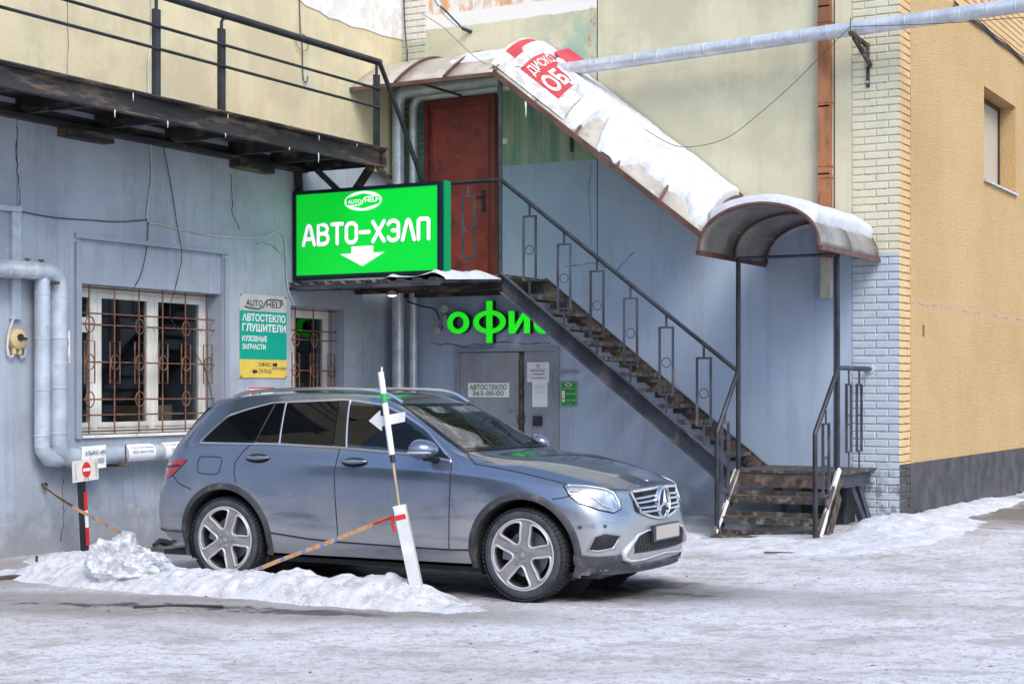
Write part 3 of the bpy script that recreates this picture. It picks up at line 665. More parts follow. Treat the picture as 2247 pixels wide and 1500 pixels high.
def stepsnow(x0):
    def f(u, v):
        y = -1.2-.68*u; e = min(v, 1-v)*2; x = x0-.035+.07*v
        return (x+.008*nz(y*9, v*3, x0), y-.012, .755-.70*u+.045*e**.5*(1 if (nz(y*3.1, x0, 0) > -.28) else -.4)+.01)
    return f
for x in (5.37, 6.56): snowpatch('snow', 'strip of snow on the %s stringer of the lower steps' % ('left' if x < 6 else 'right'), stepsnow(x), 50, 7)

# ---------------------------------------------------------------- curved canopy over the stairs
m_poly = mat('weathered_polycarbonate', (.52, .48, .42), .35, 0, .12, 3, .05, 30, col2=(.38, .33, .28), amt=(.5, .75), Transmission_Weight=.25)
m_poly_d = mat('smoky_polycarbonate', (.33, .31, .28), .3, 0, .2, 3, .05, 30, Transmission_Weight=.35)
CN = thing('stair_canopy', 'curved translucent canopy on brown frame descending along the stairs', 'canopy', (3, -.6, 4.5))
EX0, EZ0, EX1, EZ1 = 2.17, 5.585, 4.95, 3.43
def prof(v): return -1.22+1.20*v, .56*math.sin(min(1, v*1.02)*math.pi/2)**.92
def slope(u, v, lift=0):
    y, dz = prof(v); x = EX0+(EX1-EX0)*u; return V(x+.35*lift, y-.25*lift*(1-v), EZ0+(EZ1-EZ0)*u+dz+lift*.8)
def flat(u, v, lift=0):
    y, dz = prof(v); return V(-.05+2.22*u, y-.25*lift*(1-v), 5.585+dz*.9+lift)
def sheet(fn, u0, u1, nu, nv, name, m, parent, th=.012, v0=0., v1=1.):
    o = MB().grid(lambda a, b: fn(u0+(u1-u0)*a, v0+(v1-v0)*b), nu, nv).build(name, m, parent, True, sharp=1.5)
    md = o.modifiers.new('t', 'SOLIDIFY'); md.thickness = th; return o
for k in range(3): sheet(flat, k/3+.002, (k+1)/3-.002, 4, 14, 'roof_panel', m_poly, CN)
for k in range(5): sheet(slope, k/5+.002, (k+1)/5-.002, 5, 14, 'roof_panel', m_poly, CN)
for u in (0.001, 1/3, 2/3, .995): MB().tube([flat(u, v/14, .016) for v in range(15)], .018, 6).build('rib', m_brown, CN)
for k in range(6): MB().tube([slope(k/5, v/14, -.016 if k < 2 else .014) for v in range(15)], .020, 6).build('rib', m_brown, CN)
for v in (0, 1): MB().bar(flat(0, v)+V(0, -.01, -.02), flat(1, v)+V(0, -.01, -.02), .03, .05).build('eave_rail', m_brown, CN)
MB().bar(slope(0, 0)+V(0, -.012, -.01), slope(1, 0)+V(0, -.012, -.005), .03, .065).build('eave_rail', m_brown, CN)
MB().bar(slope(0, 1)+V(0, .0, .02), slope(1, 1)+V(0, .0, .02), .035, .06).build('wall_rail', m_brown, CN)
for u in (0, .5, 1.): MB().bar(flat(u, 0)+V(0, 0, -.03), (flat(u, 1).x, -.02, 5.56), .025, .03).build('cross_tie', m_brown, CN)
MB().bar((2.62, -.02, 5.0), (2.62, -.02, 4.72), .04, .03).build('wall_bracket', m_rust, CN)
# torn red banner wrapped over the upper end
m_banner = mat('faded_red_banner', (.46, .04, .055), .5, 0, .12, 5, .1, 30); m_bwhite = mat('banner_white', (.72, .72, .68), .6, 0, .1)
BN = thing('banner_sheet', 'torn red and white advertising banner laid over the top of the stair canopy', 'banner', (2.4, -.6, 5.8))
bfn = lambda u, v, d=0: slope(u, v, .018+d)
def bannerfn(a, b): return bfn(-.03+a*.36, .05+b*.93)
o = MB().grid(bannerfn, 14, 20).build('base_sheet', mat('dirty_white_vinyl', (.55, .54, .53), .5, 0, .25, 7, .3, 25), BN, True, sharp=1.5)
def bpatch(u0, u1, v0, v1, m, name, d): MB().grid(lambda a, b: bfn(u0+(u1-u0)*a, v0+(v1-v0)*b, d), 8, 8).build(name, m, BN, True, sharp=1.5)
bpatch(-.02, .03, .30, .95, m_banner, 'red_band', .004); bpatch(.075, .27, .22, .93, m_banner, 'red_field', .004)
mb = MB(); put_text(mb, 'ДИСКО', lambda u, v, d: bfn(.145-v, .26+u, .009), 0, .5, 0, .055, .015); put_text(mb, 'ОБЛ', lambda u, v, d: bfn(.25-v, .25+u, .009), 0, .52, 0, .09, .03); mb.build('lettering', m_bwhite, BN)
o = MB().prism([(2.46, -.20, 5.98), (2.60, -.06, 6.04), (2.86, -.08, 5.84), (2.70, -.22, 5.78)], (.004, -.008, .01)).build('loose_red_flap', m_banner, BN)
# snow on the canopy
def slopesnow(a, b):
    u = -.005+a*1.0; v = .02+b*.97
    edge = .07+.13*nz(u*4.2, 1.7, 0)+.10*nz(u*13, 4.2, 0)+.03*nz(u*40, 1, 0)      # wavy lower snow line
    if .40 < u < .50: edge += .30*sstep(.40, .43, u)*sstep(.50, .47, u)
    if .60 < u < .95: edge += .16*sstep(.60, .68, u)*sstep(.95, .85, u)
    if u < .34: edge = max(edge, .78-1.9*max(0, u-.15)+.14*nz(u*22, v*9, 5)+(.10 if .10 < u < .24 else 0)*nz(u*30, v*12, 9))
    if u < .07 and v > .50+.06*nz(u*30, v*5, 1): edge = min(edge, .44)
    t = sstep(edge, edge+.09, v)
    end = sstep(0, .03, a)*sstep(1.0, .985, a)
    h = (.062+.022*nz(u*7, v*3, 1)+.010*nz(u*40, v*16, 2))*t
    return slope(u, v, (.022+h if t > .02 else -.02)*end-.03*(1-end))
snowpatch('snow', 'long sheet of snow lying on the sloping stair canopy', slopesnow, 220, 60)
def flatsnow(a, b):
    u = .52+.47*a; v = .25+.7*b; e = min(1, 4*min(b, 1-b))*sstep(0, .3, a)
    return flat(u, v, -.01+.05*e*(.6+.8*nz(u*14, v*6, 3)))
snowpatch('snow', 'thin snow on the flat canopy left of the red banner', flatsnow, 40, 20)
icicles('icicle', 'long icicle hanging from the eave of the stair canopy', [((2.62, -1.235, 5.20), .30, .018), ((2.36, -1.235, 5.40), .08, .008)], ['long icicle hanging from the eave of the sloping stair canopy', 'short icicle beside the landing post under the stair canopy'])
# ---------------------------------------------------------------- barrel porch canopy over the lower steps
PC = thing('porch_canopy', 'small barrel-vaulted canopy with snow on top over the lower steps', 'canopy', (5.95, -1, 3.2))
PX0, PX1, PZ, PY = 5.255, 6.66, 3.18, -2.12
def barrel(u, v, lift=0):   # u along depth, v across
    a = math.pi*v; cx = (PX0+PX1)/2; r = (PX1-PX0)/2
    hx = -math.cos(a)*(r+lift); hzv = (.50+lift)*math.sin(a)**.85
    return V(cx+hx, PY+(-.02-PY)*u, PZ+hzv)
for k in range(2): sheet(barrel, k/2+.003, (k+1)/2-.003, 4, 30, 'roof_panel', m_poly_d, PC)
for u in (0.0, .5, .99): MB().tube([barrel(u, v/28, -.018) for v in range(29)], .022, 6).build('rib', m_brown, PC)
for v in (0, 1): MB().bar(barrel(0, v)+V(0, 0, -.015), barrel(1, v)+V(0, 0, -.015), .035, .05).build('eave_rail', m_brown, PC)
def psnow(a, b):
    v = .17+.69*b; u = .005+a*.99; e = sstep(0, .12, b)*sstep(1, .90, b)
    v += .025*nz(u*6, b*3, 8)
    h = (.09+.03*nz(u*4, v*4, 4)+.010*nz(u*20, v*20, 9))*e
    fe = sstep(.0, .035, a)*sstep(1, .97, a)
    return barrel(u, v, -.03+(.036+h)*fe**.5 if e > .01 else -.02)
snowpatch('snow', 'thick snow cap on the barrel porch canopy', psnow, 60, 60)
icicles('icicle', 'tiny icicle on the left eave of the porch canopy', [((5.25, -1.95, 3.16), .07, .006), ((5.25, -1.2, 3.16), .05, .005)], ['tiny icicle at the front left corner of the porch canopy', 'tiny icicle on the porch canopy eave near its left post'])
# ---------------------------------------------------------------- pipes and ducts
def banded(mb_name, pts, r, m, parent, bands, n=16, br=1.05):
    o = MB().tube(pts, r, n).build(mb_name, m, parent, True)
    for p, d in bands:
        d = V(*d).normalized(); p = V(*p); MB().lathe([(r*.99, -.012), (r*br, -.008), (r*br, .008), (r*.99, .012)], p, d, n).build('seam_band', m, o, True)
    return o
def lerp(a, b, t): return V(*a)+(V(*b)-V(*a))*t
def bend(a, c, b, n=6):
    a, c, b = V(*a), V(*c), V(*b); return [(1-t)**2*a+2*t*(1-t)*c+t*t*b for t in [k/n for k in range(n+1)]]
GP = thing('wrapped_pipe', 'long silver sheet-wrapped pipe crossing the stair wall and turning down at the corner', 'pipe', (4, -.3, 5.7))
p_l, p_r = V(.30, -.32, 5.655), V(8.9, -.32, 5.905); dr = (p_r-p_l).normalized()
banded('pipe_run', [p_l, p_r], .086, m_zinc, GP, [(lerp(p_l, p_r, k/28), dr) for k in range(1, 28)])
banded('pipe_bend', bend(p_l, (.135, -.32, 5.65), (.135, -.30, 5.45)), .088, m_zinc, GP, [])
banded('pipe_drop', [(.135, -.30, 5.46), (.135, -.30, -.1)], .082, m_zinc, GP, [((.135, -.30, z), (0, 0, 1)) for z in (5.3, 4.35, 3.4, 2.5, 1.9, 1.3)])
banded('pipe_bend', bend((.42, -.16, 5.60), (.285, -.16, 5.58), (.285, -.16, 5.42)), .058, m_zinc, GP, [])
banded('pipe_drop', [(.285, -.16, 5.43), (.285, -.16, -.1)], .057, m_zinc, GP, [((.285, -.16, z), (0, 0, 1)) for z in (5.2, 4.3, 3.3, 2.6, 2.1, 1.5)])
banded('pipe_run', [(.42, -.16, 5.60), (1.9, -.16, 5.62)], .058, m_zinc, GP, [])
PB = thing('pipe_bracket', 'rusty triangular bracket bolted to the brick pier under the silver pipe', 'bracket', (6.5, -.2, 5.5))
MB().box(6.50, 6.54, -.012, 0, 5.20, 5.72).build('wall_plate', m_rust, PB)
MB().bar((6.50, -.01, 5.70), (6.46, -.50, 5.755), .04, .04).build('arm', m_rust, PB)
MB().bar((6.56, -.02, 5.44), (6.46, -.36, 5.73), .03, .05).build('strut', m_rust, PB)
MB().tube([(6.46, -.47, 5.76), (6.46, -.47, 5.93)], .006, 6).build('hook_rod', m_rust, PB)
for z in (5.26, 5.46): MB().lathe([(.016, 0), (.016, .01)], (6.52, -.012, z), (0, -1, 0), 8, True).build('bolt', m_zinc, PB)
DP = thing('drainpipe', 'rusty orange square drainpipe between the cream wall and the brick pier', 'drainpipe', (6.02, -.06, 3))
for z0, z1 in ((3.22, 4.22), (4.2, 5.02), (5.0, 6.2), (6.18, 9)): MB().box(5.945+(.004 if z0 in (4.2, 6.18) else 0), 6.09-(.004 if z0 in (4.2, 6.18) else 0), -.11, -.004, z0, z1).build('pipe_section', m_copper, DP)
for z in (4.16, 4.30, 5.05, 6.0): MB().box(5.938, 6.098, -.117, -.002, z, z+.014).build('pipe_clamp', m_copper, DP)
m_beigebox = mat('beige_painted_box', (.48, .46, .38), .6, 0, .15)
MB().box(5.97, 6.09, -.10, -.002, 2.98, 3.24).box(5.98, 6.08, -.11, -.10, 2.9, 3.2).build('pipe_section', m_beigebox, DP); MB().box(5.975, 6.095, -.115, -.002, 2.745, 2.975).build('pipe_outlet', m_beigebox, DP)
HP = thing('heating_duct', 'pair of grey-blue insulated ducts running down the left wall and along its foot', 'pipe', (.15, -6.6, 1))
D = .17
banded('duct_run', [(D, -9.5, 2.80), (D, -6.78, 2.85)], .088, m_zinc, HP, [((D, y, 2.825+.0184*(y+8)), (0, 1, 0)) for y in (-7.28, -7.12, -6.95)])
banded('duct_bend', bend((D, -6.80, 2.85), (D, -6.59, 2.86), (D, -6.59, 2.62)), .1, m_duct, HP, [])
banded('duct_drop', [(D, -6.59, 2.66), (D, -6.59, 1.10)], .098, m_duct, HP, [((D, -6.59, z), (0, 0, 1)) for z in (2.60, 2.18, 1.68, 1.22)])
banded('duct_drop', [(D-.02, -6.785, 2.80), (D-.02, -6.785, 1.08)], .080, m_duct, HP, [((D-.02, -6.785, z), (0, 0, 1)) for z in (2.62, 2.17, 1.66, 1.2)])
banded('duct_bend', [(D, -6.59, 1.14), (D, -6.585, 1.07), (D, -6.50, .985), (D, -6.36, .97)], .1, m_duct, HP, [])
banded('duct_bend', [(D-.02, -6.785, 1.12), (D-.02, -6.78, 1.06), (D-.02, -6.70, .97), (D-.02, -6.55, .955)], .081, m_duct, HP, [])
banded('duct_run', [(D, -6.40, .97), (D, -3.4, 1.0)], .094, m_duct, HP, [((D, y, .98), (0, 1, 0)) for y in (-6.3, -5.72, -5.2, -4.7)])
MB().bar((.0, -6.72, 2.73), (.30, -6.72, 2.73), .05, .03).build('wall_bracket', m_rust, HP)
MB().bar((.0, -5.72, .86), (.30, -5.72, .86), .05, .03).tube([(.275, -5.72, .86), (.275, -5.72, 1.09)], .008, 6).build('wall_bracket', m_rust, HP)
for y in (-7.0, -6.82): MB().tube([(D, y, 2.90), (D, y, 2.955)], .012, 8).box(D-.010, D+.010, y-.03, y+.03, 2.945, 2.962).build('valve_handle', m_brown, HP)
# paper notices tied round the low duct
def wrap(y0, y1, a0, a1, label, lines, hang=0):
    r = .0965; cz = lambda y: .97+.01*(y+6.4)/1
    f = lambda y, a, d=0: V(D+(r+d)*math.cos(a), y, cz(y)+(r+d)*math.sin(a))
    t = MB().grid(lambda u, v: f(y0+(y1-y0)*u, a0+(a1-a0)*v, .003+.002*nz(u*5, v*5, y0)), 10, 14).build('paper_notice', m_paper, None, True, sharp=2)
    tag(t, label, 'notice')
    for s, u0, u1, b0, b1, bo in lines:
        mb = MB(); put_text(mb, s, lambda u, v, d: f(y0+(y1-y0)*u, a0+(a1-a0)*v, .006), u0, u1, b0, b1, bo); mb.build('handwriting', m_ink, t)
wrap(-5.66, -5.24, -.9, 1.9, 'paper notice with two handwritten lines wrapped round the low duct', [('Только для машин', .12, .92, .52, .62, 0), ('ООО Авто Хэлп', .14, .9, .34, .46, .01)])
wrap(-5.08, -4.62, -.9, 1.9, 'paper notice on the low duct partly hidden behind the car', [('Только для', .06, .95, .55, .68, 0), ('ООО Авто', .2, .95, .30, .46, .01)])
PN = thing('arrow_notice', 'white paper notice with a left arrow hanging from the low duct above the no-entry sign', 'notice', (.28, -6.18, .9))
MB().grid(lambda u, v: (.27+.02*math.sin(u*3)*(1-v)+(.0 if v > .5 else .0), -6.36+.35*u, .845+.235*v+.01*u), 8, 8).build('sheet', m_paper, PN, True, sharp=2)
mb = MB(); put_text(mb, 'АЛЬЯНС-1892', lambda u, v, d: (.293, -6.36+.35*u, .845+.235*v+.01*u), .08, .95, .62, .80, .015); mb.build('lettering', m_ink, PN)
MB().prism([(.293, -6.36+.35*u, .845+.235*v+.01*u) for u, v in ((.18, .38), (.32, .52), (.32, .45), (.86, .45), (.86, .27), (.32, .27), (.32, .22))], (.002, 0, 0)).build('left_arrow', m_greytxt, PN)
# switch box and conduit on the left wall
CB = thing('conduit', 'grey metal conduit dropping to the yellow switch on the left wall', 'conduit', (.02, -7.03, 3))
MB().box(0, .05, -7.085, -7.03, 2.36, 3.42).build('channel', m_duct, CB); MB().box(0, .045, -7.026, -6.965, 2.36, 3.42).build('channel', m_duct, CB); MB().box(0, .055, -7.6, -6.965, 3.425, 3.48).build('channel', m_duct, CB)
m_ybox = mat('yellowed_bakelite', (.55, .40, .20), .45, 0, .1)
SB = thing('rotary_switch', 'round yellowed rotary switch box with looped cables on the left wall', 'switch', (.05, -7.02, 2.15))
MB().lathe([(.10, 0), (.105, .03), (.10, .075), (.085, .085), (.001, .086)], (.0, -7.02, 2.165), (1, 0, 0), 24).build('housing', m_ybox, SB, True)
MB().lathe([(.035, 0), (.035, .02), (.001, .021)], (.086, -7.02, 2.18), (1, 0, 0), 16).bar((.10, -7.05, 2.185), (.10, -6.94, 2.165), .014, .02).build('knob', m_black, SB)
for y in (-7.055, -6.985): MB().tube([(.04, y, 2.09), (.04, y, 2.015)], .025, 10).build('cable_gland', m_ybox, SB, True)
for s in (-1, 1): MB().tube([(.04, -7.02+s*.035, 2.02), (.04, -7.02+s*.06, 1.985), (.04, -7.02+s*.11, 2.0), (.04, -7.02+s*.125, 2.08), (.04, -7.02+s*(.11 if s < 0 else .12), 2.2), (.04, -7.06, 2.38)] if s < 0 else [(.04, -6.985, 2.02), (.04, -6.96, 1.98), (.04, -6.91, 2.0), (.04, -6.905, 2.08)], .012, 6).build('cable_loop', m_cable_l, SB, True)

# ---------------------------------------------------------------- flat signs
def plate(name, label, cat, x, y0, y1, z0, z1, m, th=.01, plane='x', loc=None):
    t = thing(name, label, cat, (x, (y0+y1)/2, z0) if plane == 'x' else ((y0+y1)/2, x, z0))
    if plane == 'x': MB().box(x, x+th, y0, y1, z0, z1).build('board', m, t); fn = lambda u, v, d=0: (x+th+.002+d, y0+(y1-y0)*u, z0+(z1-z0)*v)
    else: MB().box(y0, y1, x-th, x, z0, z1).build('board', m, t); fn = lambda u, v, d=0: (y0+(y1-y0)*u, x-th-.002-d, z0+(z1-z0)*v)
    return t, fn
def quad(t, fn, u0, u1, v0, v1, m, name, d=0.):
    a = V(*fn(0, 0, 0)); b = V(*fn(0, 0, .002))
    MB().prism([fn(u0, v0, d), fn(u1, v0, d), fn(u1, v1, d), fn(u0, v1, d)], b-a).build(name, m, t)
def words(t, fn, rows, m, name='lettering', d=.004):
    for s, u0, u1, v0, v1, bo in rows:
        mb = MB(); put_text(mb, s, lambda u, v, q: fn(u, v, d), u0, u1, v0, v1, bo); mb.build(name, m, t)
def disc(t, fn, u, v, ru, rv, m, name, d=0., inner=0):
    n = 28; pts = [(u+ru*math.cos(k*2*math.pi/n), v+rv*math.sin(k*2*math.pi/n)) for k in range(n)]
    b = V(*fn(0, 0, .002))-V(*fn(0, 0, 0))
    mb = MB()
    if inner:
        pi = [(u+(p-u)*inner, v+(q-v)*inner) for p, q in pts]
        for k in range(n):
            l = (k+1) % n; mb.prism([fn(*pts[k], d), fn(*pts[l], d), fn(*pi[l], d), fn(*pi[k], d)], b)
    else: mb.prism([fn(p, q, d) for p, q in pts], b)
    mb.build(name, m, t)
PO, f = plate('poster_board', 'tall grey, teal and yellow car parts poster between the two barred windows', 'sign', 0, -3.505, -2.598, 1.805, 2.80, mat('grey_board', (.50, .48, .47), .5, 0, .06))
quad(PO, f, 0, 1, .22, .80, mat('teal_print', (.0, .34, .24), .5, 0, .05), 'teal_field'); quad(PO, f, 0, 1, 0, .22, mat('yellow_print', (.72, .52, .09), .5, 0, .06), 'yellow_field')
words(PO, f, [('АВТОСТЕКЛО', .05, .97, .675, .77, .03), ('ГЛУШИТЕЛИ', .05, .98, .555, .65, .03), ('КУЗОВНЫЕ', .05, .57, .435, .505, .025), ('ЗАПЧАСТИ', .05, .54, .34, .405, .025)], m_white)
words(PO, f, [('AUTO', .13, .48, .86, .935, 0.), ('HELP', .56, .92, .855, .93, 0.), ('ОФИС', .39, .66, .135, .185, .012), ('СКЛАД', .39, .66, .05, .105, .012)], m_ink)
MB().tube([V(*f(u, v, .004)) for u, v in ((.1, .85), (.2, .835), (.4, .83), (.5, .86), (.53, .91), (.58, .945), (.75, .955), (.91, .945))], .006, 6).build('swoosh', m_ink, PO)
for s, u0 in ((1, .69), (-1, .36)):
    MB().prism([f(u0+s*a, (.16 if s > 0 else .075)+b, .004) for a, b in arrow2d(.11, .032, .017, .05)], (.002, 0, 0)).build('arrow', m_ink, PO)
quad(PO, f, .68, .99, .105, .13, mat('brown_tape', (.36, .27, .10), .5), 'tape_strip', .006)
for u, v in ((.025, .985), (.975, .985), (.025, .015), (.975, .015)): disc(PO, f, u, v, .012, .011, m_ink, 'screw', .004)
NP, f = plate('parking_sign', 'red-edged white sign under the poster, mostly hidden behind the car', 'sign', 0, -3.343, -2.843, 1.33, 1.69, m_white)
for a in ((0, 1, 0, .035), (0, 1, .965, 1), (0, .025, .035, .965), (.975, 1, .035, .965)): quad(NP, f, *a, m_red, 'red_border')
disc(NP, f, .30, .6, .22, .30, m_red, 'red_ring', .003, .75); words(NP, f, [('P', .22, .38, .42, .78, .02)], m_ink)
NS, f = plate('smoking_sign', 'narrow white sign with a red ring peeking out behind the ducts', 'sign', 0, -6.60, -6.258, 1.94, 2.265, m_white)
disc(NS, f, .52, .63, .40, .32, m_red, 'red_ring', .003, .78); quad(NS, f, .1, .96, .06, .22, m_red, 'red_box', .003); quad(NS, f, .12, .94, .075, .205, m_white, 'white_box', .006); words(NS, f, [('ТЬ!', .70, .92, .10, .18, .02)], m_ink, d=.01)
MB().bar(f(.25, .45, .008), f(.85, .72, .008), .004, .014).build('cigarette', m_greytxt, NS)
GS, f = plate('phone_sign', 'white plate with green lettering and phone number on the wide office door', 'sign', -.032, 1.075, 1.705, 1.562, 1.752, m_white, .008, 'y')
words(GS, f, [('АВТОСТЕКЛО', .05, .95, .52, .88, .012), ('363-00-00', .12, .88, .12, .44, .005)], m_dkgreen)
HS, f = plate('hours_sign', 'green opening hours sign right of the office doors', 'sign', 0, 2.456, 2.694, 1.448, 1.768, mat('green_plastic', (.01, .30, .04), .4, 0, .05), .012, 'y')
words(HS, f, [('РЕЖИМ РАБОТЫ', .12, .88, .69, .735, .01), ('9:00-20:00', .36, .90, .475, .525, .01), ('10:00-18:00', .36, .90, .225, .275, .01), ('БЕЗ ОБЕДА', .3, .7, .10, .13, 0)], m_white)
for v0, v1 in ((.33, .63), (.17, .29)): quad(HS, f, .10, .27, v0, v1, m_white, 'day_box', .003)
for a in ((.03, .97, .03, .04), (.03, .97, .96, .97), (.03, .045, .04, .96), (.955, .97, .04, .96)): quad(HS, f, *a, m_white, 'white_line', .003)
disc(HS, f, .5, .86, .21, .07, m_white, 'emblem', .003); disc(HS, f, .5, .86, .15, .035, m_dkgreen, 'emblem_core', .006)
N1, f = plate('door_notice', 'white paper notice with up arrow and three lines on the narrow door', 'notice', -.035, 1.975, 2.30, 1.762, 2.02, m_paper, .002, 'y')
words(N1, f, [('проход в зону', .17, .83, .50, .60, .0), ('ожидания', .26, .78, .34, .43, 0), ('автомобиля', .22, .82, .17, .26, 0)], m_ink)
MB().prism([f(.5+b, .68+a, .002) for a, b in arrow2d(.25, .14, .07, .13)], (0, -.001, 0)).build('pale_arrow', mat('pale_grey_print', (.60, .61, .64), .8), N1)
for a in ((.1, .9, .12, .128), (.1, .9, .645, .653), (.1, .106, .128, .645), (.894, .9, .128, .645)): quad(N1, f, *a, m_greytxt, 'frame_line')
N2, f = plate('door_notice', 'plain printed sheet taped below the arrow notice on the narrow door', 'notice', -.032, 2.05, 2.275, 1.438, 1.765, m_paper, .002, 'y')
for k, v in enumerate((.93, .86, .82, .78, .74, .62, .58, .54, .42, .38, .30)): quad(N2, f, .18+(.2 if k == 0 else 0), .85-(.25 if k == 0 else .06*(k % 3)), v-.008, v, mat('faint_print', (.62, .62, .64), .8) if k == 0 else bpy.data.materials['faint_print'], 'text_line')
# office letters
m_letg = emis('backlit_green_letter', (.01, .55, .01), .55); m_lets = mat('black_letter_return', (.008, .02, .012), .4)
OL = thing('office_letters', 'green illuminated letters reading офис above the office doors', 'sign', (1.6, -.08, 2.4))
cells = (('о', .80, 1.145, 2.405, 2.70), ('ф', 1.205, 1.705, 2.278, 2.83), ('и', 1.745, 2.065, 2.395, 2.69), ('с', 2.115, 2.41, 2.385, 2.685))
for ch, x0, x1, z0, z1 in cells:
    n = 40; ov = lambda cx, cz, rx, rz, k=1: [(cx+rx*math.cos(k*i*2*math.pi/n), cz+rz*math.sin(k*i*2*math.pi/n)) for i in range(n)]
    w_, h_, b_ = x1-x0, z1-z0, .088; cx_, cz_ = (x0+x1)/2, (z0+z1)/2
    if ch == 'о': shp = [[ov(cx_, cz_, w_/2, h_/2), ov(cx_, cz_, w_/2-b_, h_/2-b_*.75)]]
    elif ch == 'ф': shp = [[ov(cx_, cz_, w_/2, .155), ov(cx_, cz_, w_/2-b_, .155-.062)], [[(cx_-.048, z0), (cx_+.048, z0), (cx_+.048, z1), (cx_-.048, z1)]]]
    elif ch == 'и': shp = [[[(x0, z0), (x0+.095, z0), (x1-.09, z0+.19), (x1-.09, z0), (x1, z0), (x1, z1), (x1-.095, z1), (x0+.09, z1-.19), (x0+.09, z1), (x0, z1)]]]
    else:
        a_ = [rad(48+264*i/30) for i in range(31)]; shp = [[[(cx_+w_/2*math.cos(t), cz_+h_/2*math.sin(t)) for t in a_]+[(cx_+(w_/2-b_)*math.cos(t), cz_+(h_/2-b_*.75)*math.sin(t)) for t in reversed(a_)]]]
    o = MB(); fc = MB()
    for q, rings_ in enumerate(shp):
        vs, fs = curve_geo(rings_, .046-.001*q); o.add([(a, -.075-c, b) for a, b, c in vs], fs)
        vs, fs = curve_geo(rings_, .001); fc.add([(a, -.1225-.0015*q-c, b) for a, b, c in vs], fs)
    o = o.build('letter_body', m_lets, OL); fc.build('letter_face', m_letg, o)
FL = thing('twin_spotlight', 'small twin spotlight fitting with two round heads left of the office letters', 'lamp', (.72, -.06, 2.55))
for x, z in ((.735, 2.76), (.61, 2.47)): MB().lathe([(.02, 0), (.05, .02), (.058, .07), (.05, .075), (.001, .07)], (x, -.06, z), (.3, -1, -.2), 18).build('lamp_head', mat('grey_lamp_glass', (.35, .35, .36), .25, 0, .1), FL, True)
MB().box(.70, .76, -.06, 0, 2.50, 2.66).build('bracket_box', m_duct, FL); MB().tube([(.735, -.05, 2.72), (.70, -.05, 2.65), (.73, -.04, 2.6), (.69, -.05, 2.5), (.64, -.05, 2.44)], .009, 6).build('cable', m_cable_d, FL, True)
# ---------------------------------------------------------------- cables
def cable(label, pts, r=.007, m=None, name='cable', sub=4):
    P = [V(*p) for p in pts]; q = []
    for i in range(len(P)-1):
        p0 = P[max(i-1, 0)]; p1 = P[i]; p2 = P[i+1]; p3 = P[min(i+2, len(P)-1)]
        for k in range(sub):
            t = k/sub; q.append(.5*((2*p1)+(p2-p0)*t+(2*p0-5*p1+4*p2-p3)*t*t+(3*p1-p0-3*p2+p3)*t**3))
    q.append(P[-1]); o = MB().tube(q, r, 6).build(name, m or m_cable_d, None, True); tag(o, label, 'cable'); return o
cable('pale cable dropping from the balcony then looping along the grey wall to the sign', [(.015, -5.05, 4.35), (.015, -5.03, 4.04), (.015, -5.08, 3.73), (.015, -5.09, 3.51), (.015, -4.89, 3.49), (.015, -4.52, 3.46), (.015, -4.05, 3.44), (.015, -3.56, 3.45), (.015, -3.13, 3.49), (.015, -2.75, 3.59), (.015, -2.63, 3.48), (.015, -2.61, 3.09), (.015, -2.56, 2.87), (.015, -2.45, 2.70)], .009, m_cable_l)
cable('dark cable hanging in front of the wide barred window', [(.02, -4.84, 4.35), (.02, -4.77, 4.12), (.02, -4.69, 3.83), (.02, -4.62, 3.52), (.03, -4.55, 3.17), (-.02, -4.58, 2.86), (-.1, -4.6, 2.5), (-.1, -4.3, 2.2), (-.1, -4.04, 1.95), (-.1, -3.91, 1.69), (-.08, -3.85, 1.4)], .005)
cable('short dark cable from the pale cable down to the window head', [(.02, -5.09, 3.5), (.02, -5.11, 3.23), (.02, -5.2, 2.93), (-.05, -5.25, 2.76)], .006)
cable('grey cable sagging along the wall at the far left', [(.02, -7.6, 3.52), (.02, -7.21, 3.47), (.02, -6.97, 3.44), (.02, -6.48, 3.42), (.02, -5.96, 3.44), (.02, -5.55, 3.46), (.02, -5.11, 3.52)], .006, m_stringer)
cable('pale cable running down the cream wall behind the left railing post', [(.02, -5.08, 7), (.02, -5.03, 5.64), (.02, -5.09, 5.23), (.02, -5.07, 4.6)], .009, m_cable_l)
cable('twin wires with a coil on the cream wall above the railing', [(.02, -2.36, 7), (.02, -2.33, 6.16), (.02, -2.29, 5.94), (.02, -2.27, 5.55), (.02, -2.2, 5.5), (.02, -2.17, 5.58)], .008, m_stringer)
q = MB(); ring(q, (.03, -2.30, 5.98), .13, .006, 'x', 28, .8); tag(q.build('cable_coil', mat('green_cable', (.14, .22, .17), .6), None, True), 'round coil of green cable on the cream wall', 'cable')
cable('thin black wire from the wall corner over the red banner', [(.35, -.05, 6.75), (.96, -.5, 6.42), (1.41, -.8, 6.10), (1.82, -.95, 5.80), (2.15, -1.0, 5.70), (2.45, -.95, 5.66), (2.95, -.85, 5.45)], .004)
cable('thin black wire sagging from the pipe bracket to the snowy canopy', [(4.0, -.75, 4.80), (4.27, -.5, 4.62), (4.59, -.42, 4.607), (4.94, -.4, 4.69), (5.29, -.4, 4.91), (5.74, -.4, 5.245), (6.08, -.42, 5.533), (6.46, -.47, 5.83)], .0042)
cable('thin black wire running right from the pipe bracket past the yellow wall', [(6.46, -.47, 5.83), (7.12, -.5, 5.77), (7.8, -.5, 5.73), (8.9, -.5, 5.70)], .0042)
cable('grey riser wires in the corner above the canopy', [(.06, -.06, 7.4), (.08, -.05, 6.6), (.12, -.05, 6.2), (.10, -.05, 5.6)], .012, m_stringer)
